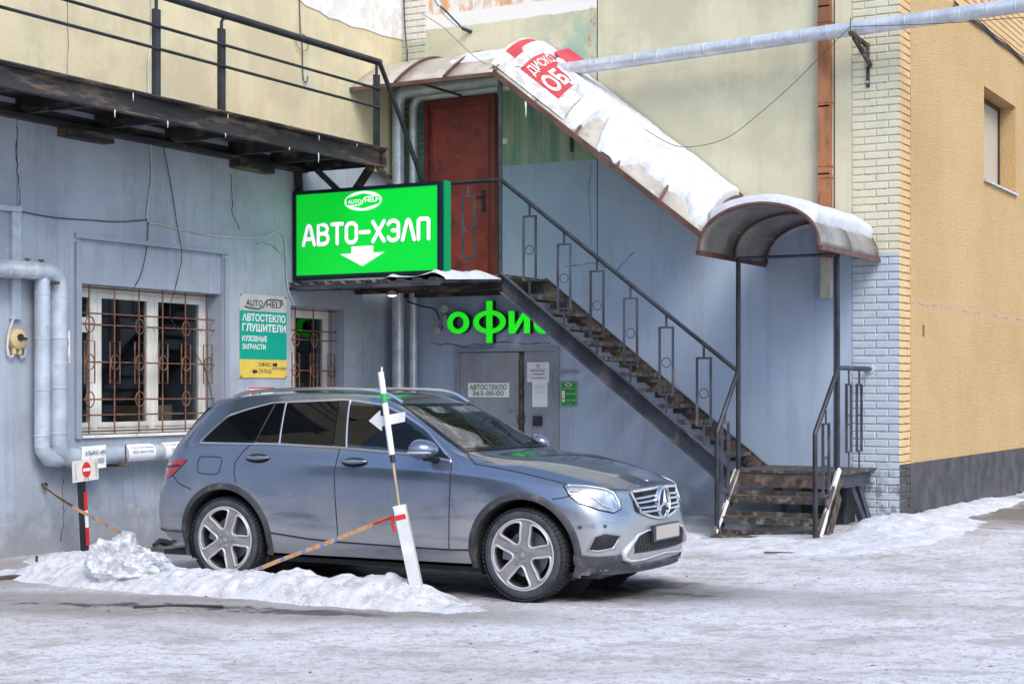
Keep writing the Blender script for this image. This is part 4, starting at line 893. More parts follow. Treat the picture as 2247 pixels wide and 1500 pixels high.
cable('tangled wires under the corrugated canopy', [(.3, -.35, 2.85), (.5, -.3, 2.78), (.62, -.15, 2.74), (.66, -.08, 2.6)], .012)
AN = thing('cable_anchor', 'grey cable stay with turnbuckle anchored high on the cream panel', 'anchor', (1.1, 0, 6.43))
MB().tube([(.70, -.9, 7.3), (.80, -.55, 6.9), (.87, -.42, 6.72)], .03, 8).build('wrapped_stay', m_zinc, AN, True)
for s in (-1, 1): MB().tube([(.87, -.42, 6.72), (.90+s*.018, -.34, 6.64+s*.018), (.99+s*.014, -.16, 6.50+s*.012), (1.02, -.10, 6.47)], .012, 8).build('turnbuckle_bar', m_zinc if s < 0 else m_black, AN, True)
MB().tube([(1.02, -.10, 6.47), (1.11, .0, 6.43)], .025, 8).build('eye_bolt', m_black, AN, True)
# ---------------------------------------------------------------- parked car: lofted body (local frame: +x forward, +z up, metres)
# control net: each row is one line running from the rear centre round the near flank to the front centre
MIDX = [-1.95, -1.75, -1.44, -1.10, -.70, -.25, .25, .75, 1.05, 1.44, 1.82]
def row(rear, mid, front): return rear+mid+front
def low(rx, ry, rz, ys, zs, front, xs=None): return [(rx+.0, 0, rz), (rx+.012, .42, rz), (rx+.06, .68, rz), (rx+.19, ry, rz)]+[(x, y, z) for x, y, z in zip(xs or MIDX, ys, zs)]+front
NET = [
 low(-2.30, .80, .34, [.84, .85, .855, .855, .855, .855, .855, .855, .855, .855, .84], [.31, .29, .28, .275, .27, .27, .27, .27, .27, .265, .25], [(2.02, .76, .24), (2.15, .58, .235), (2.21, .32, .23), (2.225, 0, .23)]),
 low(-2.36, .84, .42, [.88, .90, .905, .90, .895, .895, .895, .895, .90, .905, .885], [.41, .40, .39, .385, .38, .38, .375, .375, .375, .37, .34], [(2.04, .80, .33), (2.175, .60, .32), (2.24, .33, .315), (2.255, 0, .315)]),
 low(-2.385, .855, .55, [.90, .93, .935, .92, .91, .91, .91, .91, .925, .935, .905], [.54, .53, .53, .52, .52, .52, .52, .52, .52, .52, .50], [(2.055, .82, .49), (2.19, .61, .48), (2.25, .33, .47), (2.265, 0, .47)]),
 low(-2.37, .855, .74, [.905, .935, .945, .935, .93, .93, .93, .93, .935, .945, .91], [.73, .73, .74, .73, .72, .72, .72, .72, .73, .73, .70], [(2.04, .81, .68), (2.18, .59, .66), (2.235, .32, .65), (2.25, 0, .65)]),
 low(-2.315, .83, .93, [.885, .905, .925, .93, .935, .935, .935, .935, .93, .915, .87], [.94, .955, .965, .97, .97, .97, .965, .955, .945, .915, .845], [(2.0, .775, .81), (2.15, .555, .80), (2.21, .30, .795), (2.225, 0, .795)]),
 low(-2.30, .80, 1.03, [.87, .885, .905, .912, .915, .915, .915, .912, .905, .885, .83], [1.04, 1.06, 1.075, 1.08, 1.08, 1.075, 1.065, 1.045, 1.02, .975, .905], [(2.03, .71, .868), (2.155, .52, .862), (2.20, .285, .86), (2.215, 0, .86)]),
 [(-2.245, 0, 1.13), (-2.235, .38, 1.13), (-2.20, .60, 1.13), (-2.12, .755, 1.13), (-1.97, .845, 1.145), (-1.76, .868, 1.165), (-1.45, .88, 1.185), (-1.1, .885, 1.192), (-.7, .885, 1.19), (-.25, .885, 1.178), (.25, .885, 1.152), (.72, .882, 1.115), (1.03, .868, 1.085), (1.44, .845, 1.012), (1.84, .765, .933), (2.055, .64, .888), (2.16, .46, .877), (2.20, .25, .872), (2.213, 0, .872)],
 [(-2.12, 0, 1.34), (-2.105, .32, 1.34), (-2.07, .51, 1.34), (-1.985, .655, 1.345), (-1.83, .745, 1.36), (-1.63, .778, 1.375), (-1.38, .790, 1.385), (-1.05, .797, 1.39), (-.68, .80, 1.39), (-.25, .80, 1.388), (.18, .798, 1.372), (.55, .795, 1.262), (.93, .80, 1.118), (1.44, .77, 1.052), (1.86, .68, .962), (2.08, .55, .900), (2.165, .39, .884), (2.20, .21, .878), (2.212, 0, .878)],
 [(-1.995, 0, 1.525), (-1.98, .27, 1.525), (-1.94, .44, 1.523), (-1.85, .565, 1.52), (-1.70, .635, 1.535), (-1.53, .665, 1.555), (-1.33, .675, 1.572), (-1.03, .682, 1.585), (-.68, .685, 1.588), (-.28, .685, 1.582), (.06, .683, 1.545), (.46, .70, 1.345), (.90, .735, 1.148), (1.44, .62, 1.088), (1.88, .54, .985), (2.10, .44, .910), (2.17, .31, .889), (2.203, .17, .881), (2.211, 0, .881)],
 [(-1.93, 0, 1.583), (-1.915, .21, 1.583), (-1.875, .35, 1.581), (-1.79, .46, 1.580), (-1.64, .525, 1.593), (-1.48, .55, 1.607), (-1.29, .562, 1.62), (-1.01, .57, 1.630), (-.68, .573, 1.632), (-.30, .572, 1.625), (.02, .570, 1.583), (.42, .575, 1.398), (.91, .60, 1.162), (1.44, .44, 1.108), (1.895, .38, 1.003), (2.115, .31, .920), (2.175, .21, .893), (2.205, .11, .883), (2.21, 0, .883)],
 [(-1.915, 0, 1.597), (-1.905, .08, 1.597), (-1.865, .12, 1.598), (-1.77, .15, 1.603), (-1.63, .16, 1.612), (-1.47, .17, 1.625), (-1.28, .17, 1.638), (-1.0, .17, 1.647), (-.68, .17, 1.648), (-.30, .17, 1.640), (0, .17, 1.603), (.40, .17, 1.425), (.97, .18, 1.172), (1.45, .15, 1.118), (1.905, .13, 1.012), (2.122, .10, .926), (2.178, .07, .896), (2.206, .03, .884), (2.21, 0, .884)],
 [(-1.913, 0, 1.598), (-1.903, 0, 1.599), (-1.86, 0, 1.60), (-1.765, 0, 1.605), (-1.63, 0, 1.614), (-1.47, 0, 1.627), (-1.28, 0, 1.640), (-1.0, 0, 1.649), (-.68, 0, 1.650), (-.30, 0, 1.642), (0, 0, 1.605), (.40, 0, 1.428), (.98, 0, 1.174), (1.45, 0, 1.120), (1.905, 0, 1.014), (2.122, 0, .927), (2.178, 0, .897), (2.206, 0, .885), (2.21, 0, .884)]]
def crom(p0, p1, p2, p3, t): return .5*((2*p1)+(p2-p0)*t+(2*p0-5*p1+4*p2-p3)*t*t+(3*p1-p0-3*p2+p3)*t**3)
def spl(pts, sub):
    P = [Vector(p) for p in pts]; q = []
    for i in range(len(P)-1):
        a = P[i-1] if i else 2*P[0]-P[1]; d = P[i+2] if i+2 < len(P) else 2*P[-1]-P[-2]
        for k in range(sub): q.append(crom(a, P[i], P[i+1], d, k/sub))
    q.append(P[-1]); return q
def body_net(ss=9, ts=6):
    rows = [spl(r, ss) for r in NET]; ns = len(rows[0])
    cols = [spl([r[i] for r in rows], ts) for i in range(ns)]
    for c in cols:
        for p in c: p.y = max(p.y, 0)
    return cols     # cols[s][t]
COLS = body_net(); NS, NTT = len(COLS), len(COLS[0])
BV = [tuple(p) for c in COLS for p in c]; nB = len(BV); BV += [(x, -y, z) for x, y, z in BV]
BF = [(i*NTT+j, (i+1)*NTT+j, (i+1)*NTT+j+1, i*NTT+j+1) for i in range(NS-1) for j in range(NTT-1)]
BF += [tuple(nB+k for k in reversed(f)) for f in BF]
BVH = BVHTree.FromPolygons([Vector(v) for v in BV], BF)
def hit(o, d):
    r = BVH.ray_cast(Vector(o), Vector(d).normalized()); return r[0], r[1]
def side(x, z, lift=.0, s=-1):     # point on the flank seen from the side (s = -1 near side)
    p, n = hit((x, s*1.5, z), (0, -s, 0))
    if p is None: p, n, _, _ = BVH.find_nearest(Vector((x, s*.85, z)))
    if n.y*s < 0: n = -n
    return p+n*lift
def snap(q, lift=.0):
    p, n, _, _ = BVH.find_nearest(Vector(q))
    c = Vector((0, 0, .8)); n = n if n.dot(p-Vector((p.x*.6, 0, .8))) > 0 else -n
    return p+n*lift
def paint():
    g = NG('dusty_grey_car_paint'); g.obj(); X, Y, Z = g.xyz()
    base = (.19, .24, .325)
    n = g.noise(2.2, 6, .65); n2 = g.noise(4, 5, .6, stretch=(.35, 1, 2.2), off=(2, 0, 1)); n3 = g.noise(60, 3, .6)
    # road dust: heavy on the sills, in fans behind the wheels, fading upwards
    h = g.math('ADD', Z, g.math('MULTIPLY', g.math('SUBTRACT', n, .5), .55))
    d1 = g.ramp(h, .98, .40)
    dw = []
    for cx in (-1.15, 1.0, 2.15, -2.15):
        ax = g.math('ABSOLUTE', g.math('SUBTRACT', X, cx)); dw.append(g.math('MULTIPLY', g.ramp(ax, .62, .05), g.ramp(h, .95, .5)))
    dd = g.math('MAXIMUM', g.math('MAXIMUM', dw[0], dw[1]), g.math('MULTIPLY', g.math('MAXIMUM', dw[2], dw[3]), .55))
    d = g.math('MAXIMUM', g.math('MULTIPLY', d1, .72), g.math('MULTIPLY', dd, .85))
    d = g.math('MULTIPLY', d, g.ramp(n2, .25, .52))
    c = g.mix(d, base, (.40, .385, .38))
    g.set(c, g.math('ADD', .18, g.math('MULTIPLY', d, .45)), g.math('SUBTRACT', .75, g.math('MULTIPLY', d, .62)))
    g.val(g.b.inputs['Coat Weight'], g.math('SUBTRACT', .9, g.math('MULTIPLY', d, .85))); g.b.inputs['Coat Roughness'].default_value = .06
    return g.mat
m_paint = paint()
m_clad = mat('dirty_black_cladding', (.045, .047, .055), .6, 0, .2, 4, .1, 60, col2=(.22, .20, .19), amt=(.5, .8), obj=True)
m_seam = mat('panel_gap', (.012, .013, .016), .6, 0, .1)
m_chrome = mat('satin_chrome', (.66, .68, .72), .22, .95, .05, obj=True)
m_alloy = mat('dusty_grey_alloy', (.26, .26, .27), .42, .15, .12, 9, obj=True, col2=(.30, .28, .265), amt=(.4, .8))
m_alloyb = mat('machined_alloy_edge', (.52, .52, .53), .35, .2, .08, 9, obj=True)
m_tyre = mat('dusty_tyre_rubber', (.045, .05, .06), .75, 0, .3, 7, .15, 80, obj=True, col2=(.10, .115, .14), amt=(.5, .8))
m_tread = mat('tyre_tread_rubber', (.022, .022, .024), .85, 0, .3, 10, .2, 60, obj=True, col2=(.45, .46, .48), amt=(.70, .78))
m_disc = mat('brake_disc_steel', (.30, .30, .32), .35, .5, .08)
m_gloss = mat('gloss_black_trim', (.008, .009, .011), .12, 0, .05)
def carglass(name, tint, spec=.5):
    g = NG(name); g.set(tint, .02, 0, Transmission_Weight=1.0, IOR=1.45); return g.mat
m_tint = mat('privacy_glass', (.004, .005, .006), .04, 0, .05, Specular_IOR_Level=.28)
m_clear = carglass('windscreen_glass', (.62, .74, .70))
m_sideg = carglass('front_door_glass', (.30, .36, .36))
m_int = mat('dark_car_interior', (.03, .032, .032), .7, 0, .1); m_int2 = mat('beige_interior_trim', (.20, .18, .13), .7, 0, .1)
m_lens = mat('red_lamp_lens', (.40, .006, .012), .08, 0, .1, Coat_Weight=1.0); m_lensd = mat('dark_red_lamp', (.06, .003, .005), .1)
m_mesh = mat('black_plastic_mesh', (.014, .015, .017), .4)
m_platew = mat('beige_blank_plate', (.42, .37, .34), .5, 0, .03); m_navyp = mat('plate_holder_blue', (.02, .035, .06), .4)
m_lamp = mat('lamp_reflector', (.62, .63, .66), .12, .8, .2, 14, obj=True); m_hlglass = carglass('headlamp_glass', (.95, .96, .97))

CAR = thing('parked_car', 'dusty blue-grey estate SUV parked in front of the office door, facing right', 'car', (4.606, -6.691, .0), rz=rad(1.996))
HX = 1.447; WZ = .368; ARC = .437
def zt_(x):
    K = [(-1.76, 1.20), (-1.52, 1.43), (-1.30, 1.495), (-1.08, 1.545), (-.35, 1.572), (.04, 1.532), (.24, 1.45), (.48, 1.318), (.63, 1.215), (.79, 1.095)]
    for (a, b), (c, d) in zip(K[:-1], K[1:]):
        if x <= c: return b+(d-b)*(x-a)/(c-a)
    return K[-1][1]
def zb_(x):
    K = [(-1.76, 1.197), (-.92, 1.20), (-.3, 1.18), (.23, 1.15), (.52, 1.13), (.79, 1.09)]
    for (a, b), (c, d) in zip(K[:-1], K[1:]):
        if x <= c: return b+(d-b)*(x-a)/(c-a)
    return K[-1][1]
def in_dlo(x, z, m): return -1.70+m < x < .74-m and zb_(x)+m < z < zt_(x)-m
def ws_pt(u, v): # windscreen in plan: u -1..1 across, v 0 base .. 1 top
    xb = .985-.13*u*u; xt = .165-.035*u*u; yb = .765*u; yt = .585*u
    return xb+(xt-xb)*v, yb+(yt-yb)*v
def in_ws(x, y, m):
    v = ((.985-.13*(y/.7)**2)-x)/.80; half = .765+(.585-.765)*v
    return m < v < 1-m and abs(y) < half-.06
keep = []
for f in BF:
    c = sum((Vector(BV[i]) for i in f), Vector())/4
    if abs(c.y) > .5 and min(math.hypot(c.x-HX, c.z-WZ), math.hypot(c.x+HX, c.z-WZ)) < ARC+.02: continue
    if abs(c.y) > .6 and in_dlo(c.x, c.z, .03) and c.x > -.95: continue
    if c.z > 1.1 and c.x > .1 and in_ws(c.x, c.y, .06): continue
    keep.append(f)
mb = MB().add(BV, keep)
bo = mb.build('body', m_paint, CAR, True, True, sharp=1.2)
MB().box(-2.2, 2.05, -.80, .80, .20, .24).build('underbody', m_seam, CAR, local=True)
def strip(pts, r, m, name, par=CAR, n=6, mirror=True, closed=False):
    for s in ((1, -1) if mirror else (1,)):
        MB().tube([V(p[0], p[1]*s, p[2]) for p in pts], r, n, closed).build(name, m, par, True, True)
def dense(pts, n=8):
    out = []
    for a, b in zip(pts[:-1], pts[1:]):
        for k in range(n): out.append(tuple(a[i]+(b[i]-a[i])*k/n for i in range(len(a))))
    return out+[pts[-1]]
def seam(pts, r=.0045, m=None, name='panel_seam', lift=0.): strip([side(x, z, lift) for x, z in dense(pts)], r, m or m_seam, name)
# wheel arches: cladding ring, liner
for cx in (HX, -HX):
    a0, a1 = (-20, 196) if cx > 0 else (-14, 200)
    ring_ = []
    for k in range(41):
        a = rad(a0+(a1-a0)*k/40); row_ = []
        for rr, ins in ((ARC-.003, .16), (ARC, .0), (ARC+.028, .0), (ARC+.054, .0)):
            x, z = cx+rr*math.cos(a), WZ+rr*math.sin(a); z2 = max(z, .27)
            p = side(cx+(ARC+.03)*math.cos(a), max(.30, WZ+(ARC+.03)*math.sin(a)))
            q = side(x, z2) if rr > ARC+.04 else p
            out_ = {0.16: -p.y-.16}.get(ins, (-q.y+.012) if rr < ARC+.05 else (-q.y+.002)); row_.append(V(x, -out_, z))
        ring_.append(row_)
    for s in (1, -1):
        MB().grid(lambda u, v: (lambda p: (p.x, p.y*s, p.z))(ring_[round(u*40)][round(v*3)]), 41, 4).build('wheel_arch', m_clad, CAR, True, True, sharp=.9)
        MB().grid(lambda u, v: (cx+(ARC-.004)*math.cos(rad(-25+230*u)), s*(-.86+.45*v), WZ+(ARC-.004)*math.sin(rad(-25+230*u))), 30, 3).add([(cx+(ARC)*math.cos(rad(k*9)), s*-.42, WZ+(ARC)*math.sin(rad(k*9))) for k in range(40)], [tuple(range(40))]).build('arch_liner', m_int, CAR, True, True)
# side glazing
def pane(b0, b1, t0, t1, m, name, nu=14, nv=8, lift=.003):
    for s in (1, -1):
        def f(u, v):
            xb = b0+(b1-b0)*u; xt = t0+(t1-t0)*u; p0 = (xb, zb_(xb)+.004); p1 = (xt, zt_(xt)-.004)
            x, z = p0[0]+(p1[0]-p0[0])*v, p0[1]+(p1[1]-p0[1])*v
            q = side(x, z, lift); return (q.x, q.y*s, q.z)
        MB().grid(f, nu, nv).build(name, m, CAR, True, True, sharp=2)
pane(-1.72, -1.16, -1.72, -1.06, m_tint, 'quarter_window', 16); pane(-1.14, -.90, -1.04, -.95, m_tint, 'rear_door_glass', 6); pane(-.88, -.34, -.93, -.395, m_tint, 'rear_door_glass', 14)
pane(-.335, -.215, -.39, -.30, m_gloss, 'pillar_trim', 4); pane(-.21, .775, -.295, .775, m_sideg, 'front_door_glass', 24)
pane(.60, .785, .60, .785, m_gloss, 'mirror_sail', 8, 4, .005)
strip([side(x, zb_(x)-.002, .003) for x in [-1.75+2.54*k/50 for k in range(51)]], .011, m_chrome, 'belt_trim')
strip([side(x, zt_(x)+.004, .002) for x in [-1.755+2.545*k/70 for k in range(71)]], .010, m_chrome, 'window_trim')
for a, b in (((-1.15, zb_(-1.15)), (-1.05, zt_(-1.05))), ((-.89, zb_(-.89)), (-.94, zt_(-.94))), ((-.21, zb_(-.21)), (-.295, zt_(-.295)))): strip([side(a[0]+(b[0]-a[0])*k/8, a[1]+(b[1]-a[1])*k/8, .004) for k in range(9)], .008, m_chrome if a[0] > -1.1 else m_gloss, 'glass_divider')
# windscreen: glass with dark border
def wsp(u, v, lift):
    x, y = ws_pt(u, v); p, n = hit((x, y, 2.2), (0, 0, -1)); n = n if n.z > 0 else -n; return p+n*lift
MB().grid(lambda a, b: wsp(-1+2*a, b, .004), 30, 20).build('windscreen', m_clear, CAR, True, True, sharp=2)
def wsring(u0, u1, v0, v1): MB().grid(lambda a, b: wsp(u0+(u1-u0)*a, v0+(v1-v0)*b, .0065), 24, 6).build('windscreen_border', m_gloss, CAR, True, True, sharp=2)
wsring(-1, 1, 0, .075); wsring(-1, 1, .945, 1); wsring(-1, -.945, .075, .945); wsring(.945, 1, .075, .945)
MB().grid(lambda a, b: wsp(-.13+.26*a, .80+.145*b, .0065), 8, 6).build('mirror_housing_mask', m_gloss, CAR, True, True, sharp=2)
def frost():
    g = NG('frosty_glass_film'); g.obj(); n = g.noise(14, 5, .7); g.set((.66, .70, .72), .6, 0); g.val(g.b.inputs['Alpha'], g.math('ADD', .06, g.math('MULTIPLY', g.ramp(n, .46, .60), .16))); return g.mat
m_fr = frost()
MB().grid(lambda a, b: wsp(-.94+.44*a*(1-.55*b)+0*b, .08+.86*b, .0052), 16, 16).build('frost_film', m_fr, CAR, True, True, sharp=2)
MB().grid(lambda a, b: wsp(-.5+1.42*a, .80+.14*b, .0052), 16, 6).build('frost_film', m_fr, CAR, True, True, sharp=2)
for p in (((-.52, .06), (-.1, .70)), ((.15, .05), (.62, .60))):
    MB().tube([wsp(p[0][0]+(p[1][0]-p[0][0])*k/10, p[0][1]+(p[1][1]-p[0][1])*k/10, .014) for k in range(11)], .006, 6).build('wiper', m_gloss, CAR, True, True)
# rear window and spoiler
MB().grid(lambda a, b: (lambda p: p+V(-.006, 0, .003))(hit((-3, -.62+1.24*a, 1.17+.33*b), (1, 0, 0))[0]), 16, 10).build('rear_window', m_tint, CAR, True, True)
# roof rails
for s in (1, -1):
    pts = [(-1.58, -.60, 1.595), (-1.45, -.585, 1.635), (-1.2, -.575, 1.655), (-.7, -.575, 1.668), (-.2, -.575, 1.655), (.0, -.57, 1.622), (.14, -.565, 1.555)]
    MB().tube([V(p[0], p[1]*s, p[2]) for p in spl(pts, 6)], .016, 8).build('roof_rail', m_chrome, CAR, True, True)
# panel seams
seam([(-1.19, 1.19), (-1.26, 1.13), (-1.33, 1.04), (-1.335, .95), (-1.31, .865)]); seam([(-.275, 1.18), (-.29, 1.05), (-.30, .98), (-.29, .70), (-.285, .405)])
seam([(.80, 1.085), (.81, 1.03), (.81, .95), (.795, .70), (.775, .385)]); seam([(-.96, .445), (-.6, .41), (-.28, .395), (.3, .383), (.775, .378), (.99, .385)], .007)
seam([(-2.055, .914), (-1.96, .838), (-1.80, .792)]); seam([(1.70, .812), (1.78, .822), (1.86, .85)])
strip([snap(p) for p in dense([(.87, -.76, 1.145), (.945, -.849, 1.109), (1.008, -.883, 1.068), (1.272, -.872, 1.03), (1.549, -.848, .978), (1.778, -.82, .927), (1.934, -.745, .908), (2.10, -.60, .888), (2.165, -.47, .868)], 8)], .005, m_seam, 'bonnet_seam')
q = [(-1.755+.0, 1.03), (-1.735, 1.075), (-1.62, 1.08), (-1.49, 1.075), (-1.475, 1.04), (-1.50, .945), (-1.53, .93), (-1.68, .93), (-1.74, .945)]
MB().tube([side(x, z, .001) for x, z in dense(q+[q[0]], 5)[:-1]], .004, 6, True).build('fuel_flap', m_seam, CAR, True, True)
# handles
for x0, x1, zc in ((-1.215, -.975, 1.075), (-.23, .01, 1.06)):
    for s in (1, -1):
        MB().grid(lambda a, b: (lambda p: (p.x, p.y*s, p.z))(side((x0+x1)/2+(x1-x0)/2*1.05*math.cos(a*2*math.pi)*b, zc+.04*math.sin(a*2*math.pi)*b, .002)), 25, 4).build('handle_recess', m_seam, CAR, True, True)
        pts = [side(x0+(x1-x0)*k/10, zc+.008-.010*math.sin(k*math.pi/10), .008+.028*math.sin(k*math.pi/10)) for k in range(11)]
        h = MB().tube([V(p.x, p.y*s, p.z) for p in pts], [.008+.013*math.sin(k*math.pi/10)**.6 for k in range(11)], 10).build('door_handle', m_paint, CAR, True, True)
        MB().tube([V(p.x, (p.y-.016)*s, p.z+.004) for p in pts[1:-1]], .006, 6).build('chrome_strip', m_chrome, h, True, True)
# mirrors
for s in (1, -1):
    def mir(u, v):
        a = u*2*math.pi; th = v*math.pi
        x, y, z = math.cos(th), math.sin(th)*math.cos(a), math.sin(th)*math.sin(a)
        X_ = .56-.115*x*(1 if x > 0 else .55)+.0; return (.60+.13*x*(1.0 if x > 0 else .55)-.03*y, s*(-1.035-.12*y*(1 if y > 0 else .9)), 1.185+.082*z*(1-.15*x)+.03*max(0, y)*0-.02*y*0)
    mo = MB().grid(mir, 25, 15).build('door_mirror', m_paint, CAR, True, True, sharp=2)
    MB().tube([V(.66, s*-.90, 1.10), V(.64, s*-.96, 1.115), V(.62, s*-1.02, 1.125)], [.035, .03, .035], 8).build('mirror_foot', m_gloss, mo, True, True)
    MB().tube([V(.60+.125*math.cos(a)-.02, s*(-1.04-.115*math.sin(a)), 1.160) for a in [rad(-60+170*k/14) for k in range(15)]], .008, 6).build('indicator_strip', m_alloyb, mo, True, True)
# tail lamps
tl = [(-2.17, .98), (-2.12, 1.045), (-2.0, 1.058), (-1.885, 1.052), (-1.92, .98), (-2.06, .925), (-2.17, .925)]
def lampgrid(f, name, m, nu=14, nv=8):
    for s in (1, -1): MB().grid(lambda a, b: (lambda p: (p.x, p.y*s, p.z))(f(a, b)), nu, nv).build(name, m, CAR, True, True, sharp=2)
def tlf(a, b):
    x = -2.26+.37*a; zlo = .895+.14*max(0, (a-.45)/.55)**1.2; zhi = 1.052; p = snap((x, -.9+.25*max(0, .35-a), zlo+(zhi-zlo)*b), .007); return p
lampgrid(tlf, 'tail_lamp', m_lens)
lampgrid(lambda a, b: snap((-2.24+.28*a, -.88+.2*max(0, .3-a), .985+.02*b), .010), 'lamp_bar', m_lensd, 10, 3)
lampgrid(lambda a, b: snap((-2.17+.07*a, -.86, 1.012+.012*b), .012), 'reverse_lamp', m_white, 4, 3)
# head lamps
HLo = [(1.769, -.845, .914), (1.80, -.828, .925), (1.934, -.752, .906), (2.03, -.69, .893), (2.099, -.625, .872), (2.135, -.60, .79), (2.152, -.606, .73), (2.121, -.688, .704), (2.033, -.788, .731), (1.909, -.86, .784), (1.835, -.868, .835)]
cen = sum((V(*p) for p in HLo), V(0, 0, 0))/len(HLo); cen = snap(cen)
HLd = [snap(p) for p in dense(HLo+[HLo[0]], 4)[:-1]]
def fan(pts, c, m, name, lift, k0=1., rings=6):
    for s in (1, -1):
        n = len(pts); vs = []; fs = []
        for r in range(rings+1):
            t = k0*(1-r/rings)
            for p in pts:
                q = snap(c+(p-c)*t, lift+.012*(1-t*t)*(lift > .005)); vs.append((q.x, q.y*s, q.z))
        for r in range(rings):
            for k in range(n): fs.append((r*n+k, r*n+(k+1) % n, (r+1)*n+(k+1) % n, (r+1)*n+k))
        o = MB().add(vs, fs).build(name, m, CAR, True, True, sharp=2)
    return o
fan(HLd, cen, m_lamp, 'headlamp', .003); fan(HLd, cen, m_hlglass, 'headlamp_glass', .016)
strip(HLd, .006, m_seam, 'headlamp_gasket', closed=True)
drl = [(1.80, -.835, .908), (1.90, -.775, .893), (2.03, -.685, .872), (2.09, -.63, .85), (2.122, -.612, .79), (2.135, -.62, .745)]
strip([snap(p, .010) for p in dense(drl, 6)], .011, m_white, 'daytime_light')
drl = [(1.83, -.850, .868), (1.92, -.80, .845), (1.985, -.765, .80), (2.05, -.745, .765), (2.10, -.69, .735)]
strip([snap(p, .009) for p in dense(drl, 6)], .008, m_white, 'daytime_light')
for s in (1, -1): MB().lathe([(.001, .010), (.036, .006), (.042, 0), (.046, -.004)], (2.048, -.700*s, .815), (.85, -.5*s, .1), 20).build('projector_lens', m_disc, CAR, True, True)
# grille: surround, mesh, bars, star
def front(y, z, lift=0):
    p, n = hit((3.2, y, z), (-1, 0, 0)); n = n if n.x > 0 else -n; return p+V(lift, 0, 0)
gz = lambda y: (.868+.0*abs(y), .628+.085*(abs(y)/.47)**2)    # top, bottom edge
def gedge(k, n=60):
    t = k/n
    if t < .5: y = -.475+.95*(t/.5); return y, gz(y)[0]-.012*(abs(y)/.475)**2
    y = .45-.90*((t-.5)/.5); return y*(.93), gz(y)[1]
go = [gedge(k) for k in range(60)]
MB().grid(lambda a, b: (lambda y: front(y, gz(y)[1]+(gz(y)[0]-.008-gz(y)[1])*b, .004))(-.455+.91*a), 30, 10).build('grille_backing', m_seam, CAR, True, True, sharp=2)
mb = MB()
for k in range(46):
    y = -.45+.02*k
    for dy in (.035, -.035):
        zt2, zb2 = gz(y); pts = [front(max(-.45, min(.45, y+dy*j)), zb2+(zt2-.012-zb2)*j/5, .010) for j in range(6)]
        mb.tube(pts, .0035, 4)
tag(mb.build('grille_mesh', m_mesh, CAR, True, True), 'fine black mesh inside the radiator grille', kind='stuff')
MB().tube([front(y, z, .008) for y, z in go], .011, 8, True).build('grille_surround', m_alloyb, CAR, True, True)
for s in (1, -1):
    for z0, z1 in ((.815, .803), (.778, .768), (.728, .728), (.694, .696)):
        y_in, y_out = .12, .43 if z0 > .75 else .415
        MB().tube([front(s*(y_in+(y_out-y_in)*k/10), z0+(z1-z0)*k/10, .022-.006*(k/10)**2) for k in range(11)], .0105, 8).build('grille_bar', m_chrome, CAR, True, True)
    for zc in (.797, .711): MB().tube([front(s*.12, zc+.022, .024), front(s*.085, zc+.018, .03), front(s*.085, zc-.018, .03), front(s*.12, zc-.022, .024)], .011, 8).build('bar_link', m_chrome, CAR, True, True)
sc_ = V(2.262, 0, .752)
MB().lathe([(.094, -.03), (.108, .004), (.118, .016), (.132, .010), (.138, -.02)], sc_, (1, 0, 0), 40).build('star_ring', m_chrome, CAR, True, True)
MB().lathe([(.001, .004), (.094, .0)], sc_, (1, 0, 0), 32).build('star_disc', m_seam, CAR, True, True)
def star(c, ax, Rr, rin, th):
    ax = V(*ax).normalized(); up = V(0, 0, 1); up = (up-ax*up.dot(ax)).normalized(); rt = ax.cross(up)
    vs = [c+ax*th]; n = 3
    for k in range(3):
        for a, r in ((k*120, Rr), (k*120+60, rin)): vs.append(c+up*r*math.cos(rad(a))+rt*r*math.sin(rad(a)))
    return vs, [(0, 1+k, 1+(k+1) % 6) for k in range(6)]
MB().add(*star(sc_+V(.006, 0, 0), (1, 0, 0), .114, .021, .022)).build('star', m_chrome, CAR, local=True)
p = snap((2.12, 0, .93)); MB().lathe([(.001, .004), (.024, .003), (.026, 0)], p, (.5, 0, .86), 20).build('bonnet_badge', m_chrome, CAR, True, True)
# lower front: fog vents, silver trim, plate, skirt
FO = [snap(p) for p in dense([(1.985, -.86, .425), (2.03, -.838, .53), (2.09, -.785, .555), (2.17, -.655, .53), (2.135, -.72, .435), (2.05, -.815, .415), (1.985, -.86, .425)], 4)[:-1]]
cf = snap(sum((V(*p) for p in FO), V(0, 0, 0))/len(FO)); fan(FO, cf, m_mesh, 'fog_vent', .004); strip(FO, .009, m_paint, 'vent_rim', closed=True)
for k in range(7):
    t = .12+.76*k/6; a, b = (V(1.99, -.86, .43)+(V(2.135, -.72, .438)-V(1.99, -.86, .43))*t), (V(2.035, -.838, .525)+(V(2.165, -.66, .525)-V(2.035, -.838, .525))*t)
    strip([snap(a+(b-a)*j/4+V(0, 0, 0), .008) for j in range(5)], .003, m_seam, 'vent_slat')
sil = [(2.255, 0, .345), (2.25, -.2, .335), (2.22, -.42, .322), (2.19, -.55, .325), (2.174, -.615, .352), (2.176, -.625, .392), (2.205, -.555, .46), (2.23, -.465, .522), (2.25, -.33, .545), (2.255, -.26, .548)]
strip([snap(p, .012) for p in dense(sil, 5)], [.007+.020*math.exp(-((k-25)/9)**2) for k in range(46)], m_alloyb, 'silver_bumper_trim', n=10)
lg = lambda a, b: front(-.50+1.0*a, (.375+.01*abs(a-.5))+b*(.155-.30*max(0, abs(a-.5)-.33)), .004)
MB().grid(lg, 26, 6).build('lower_grille', m_mesh, CAR, True, True, sharp=2)
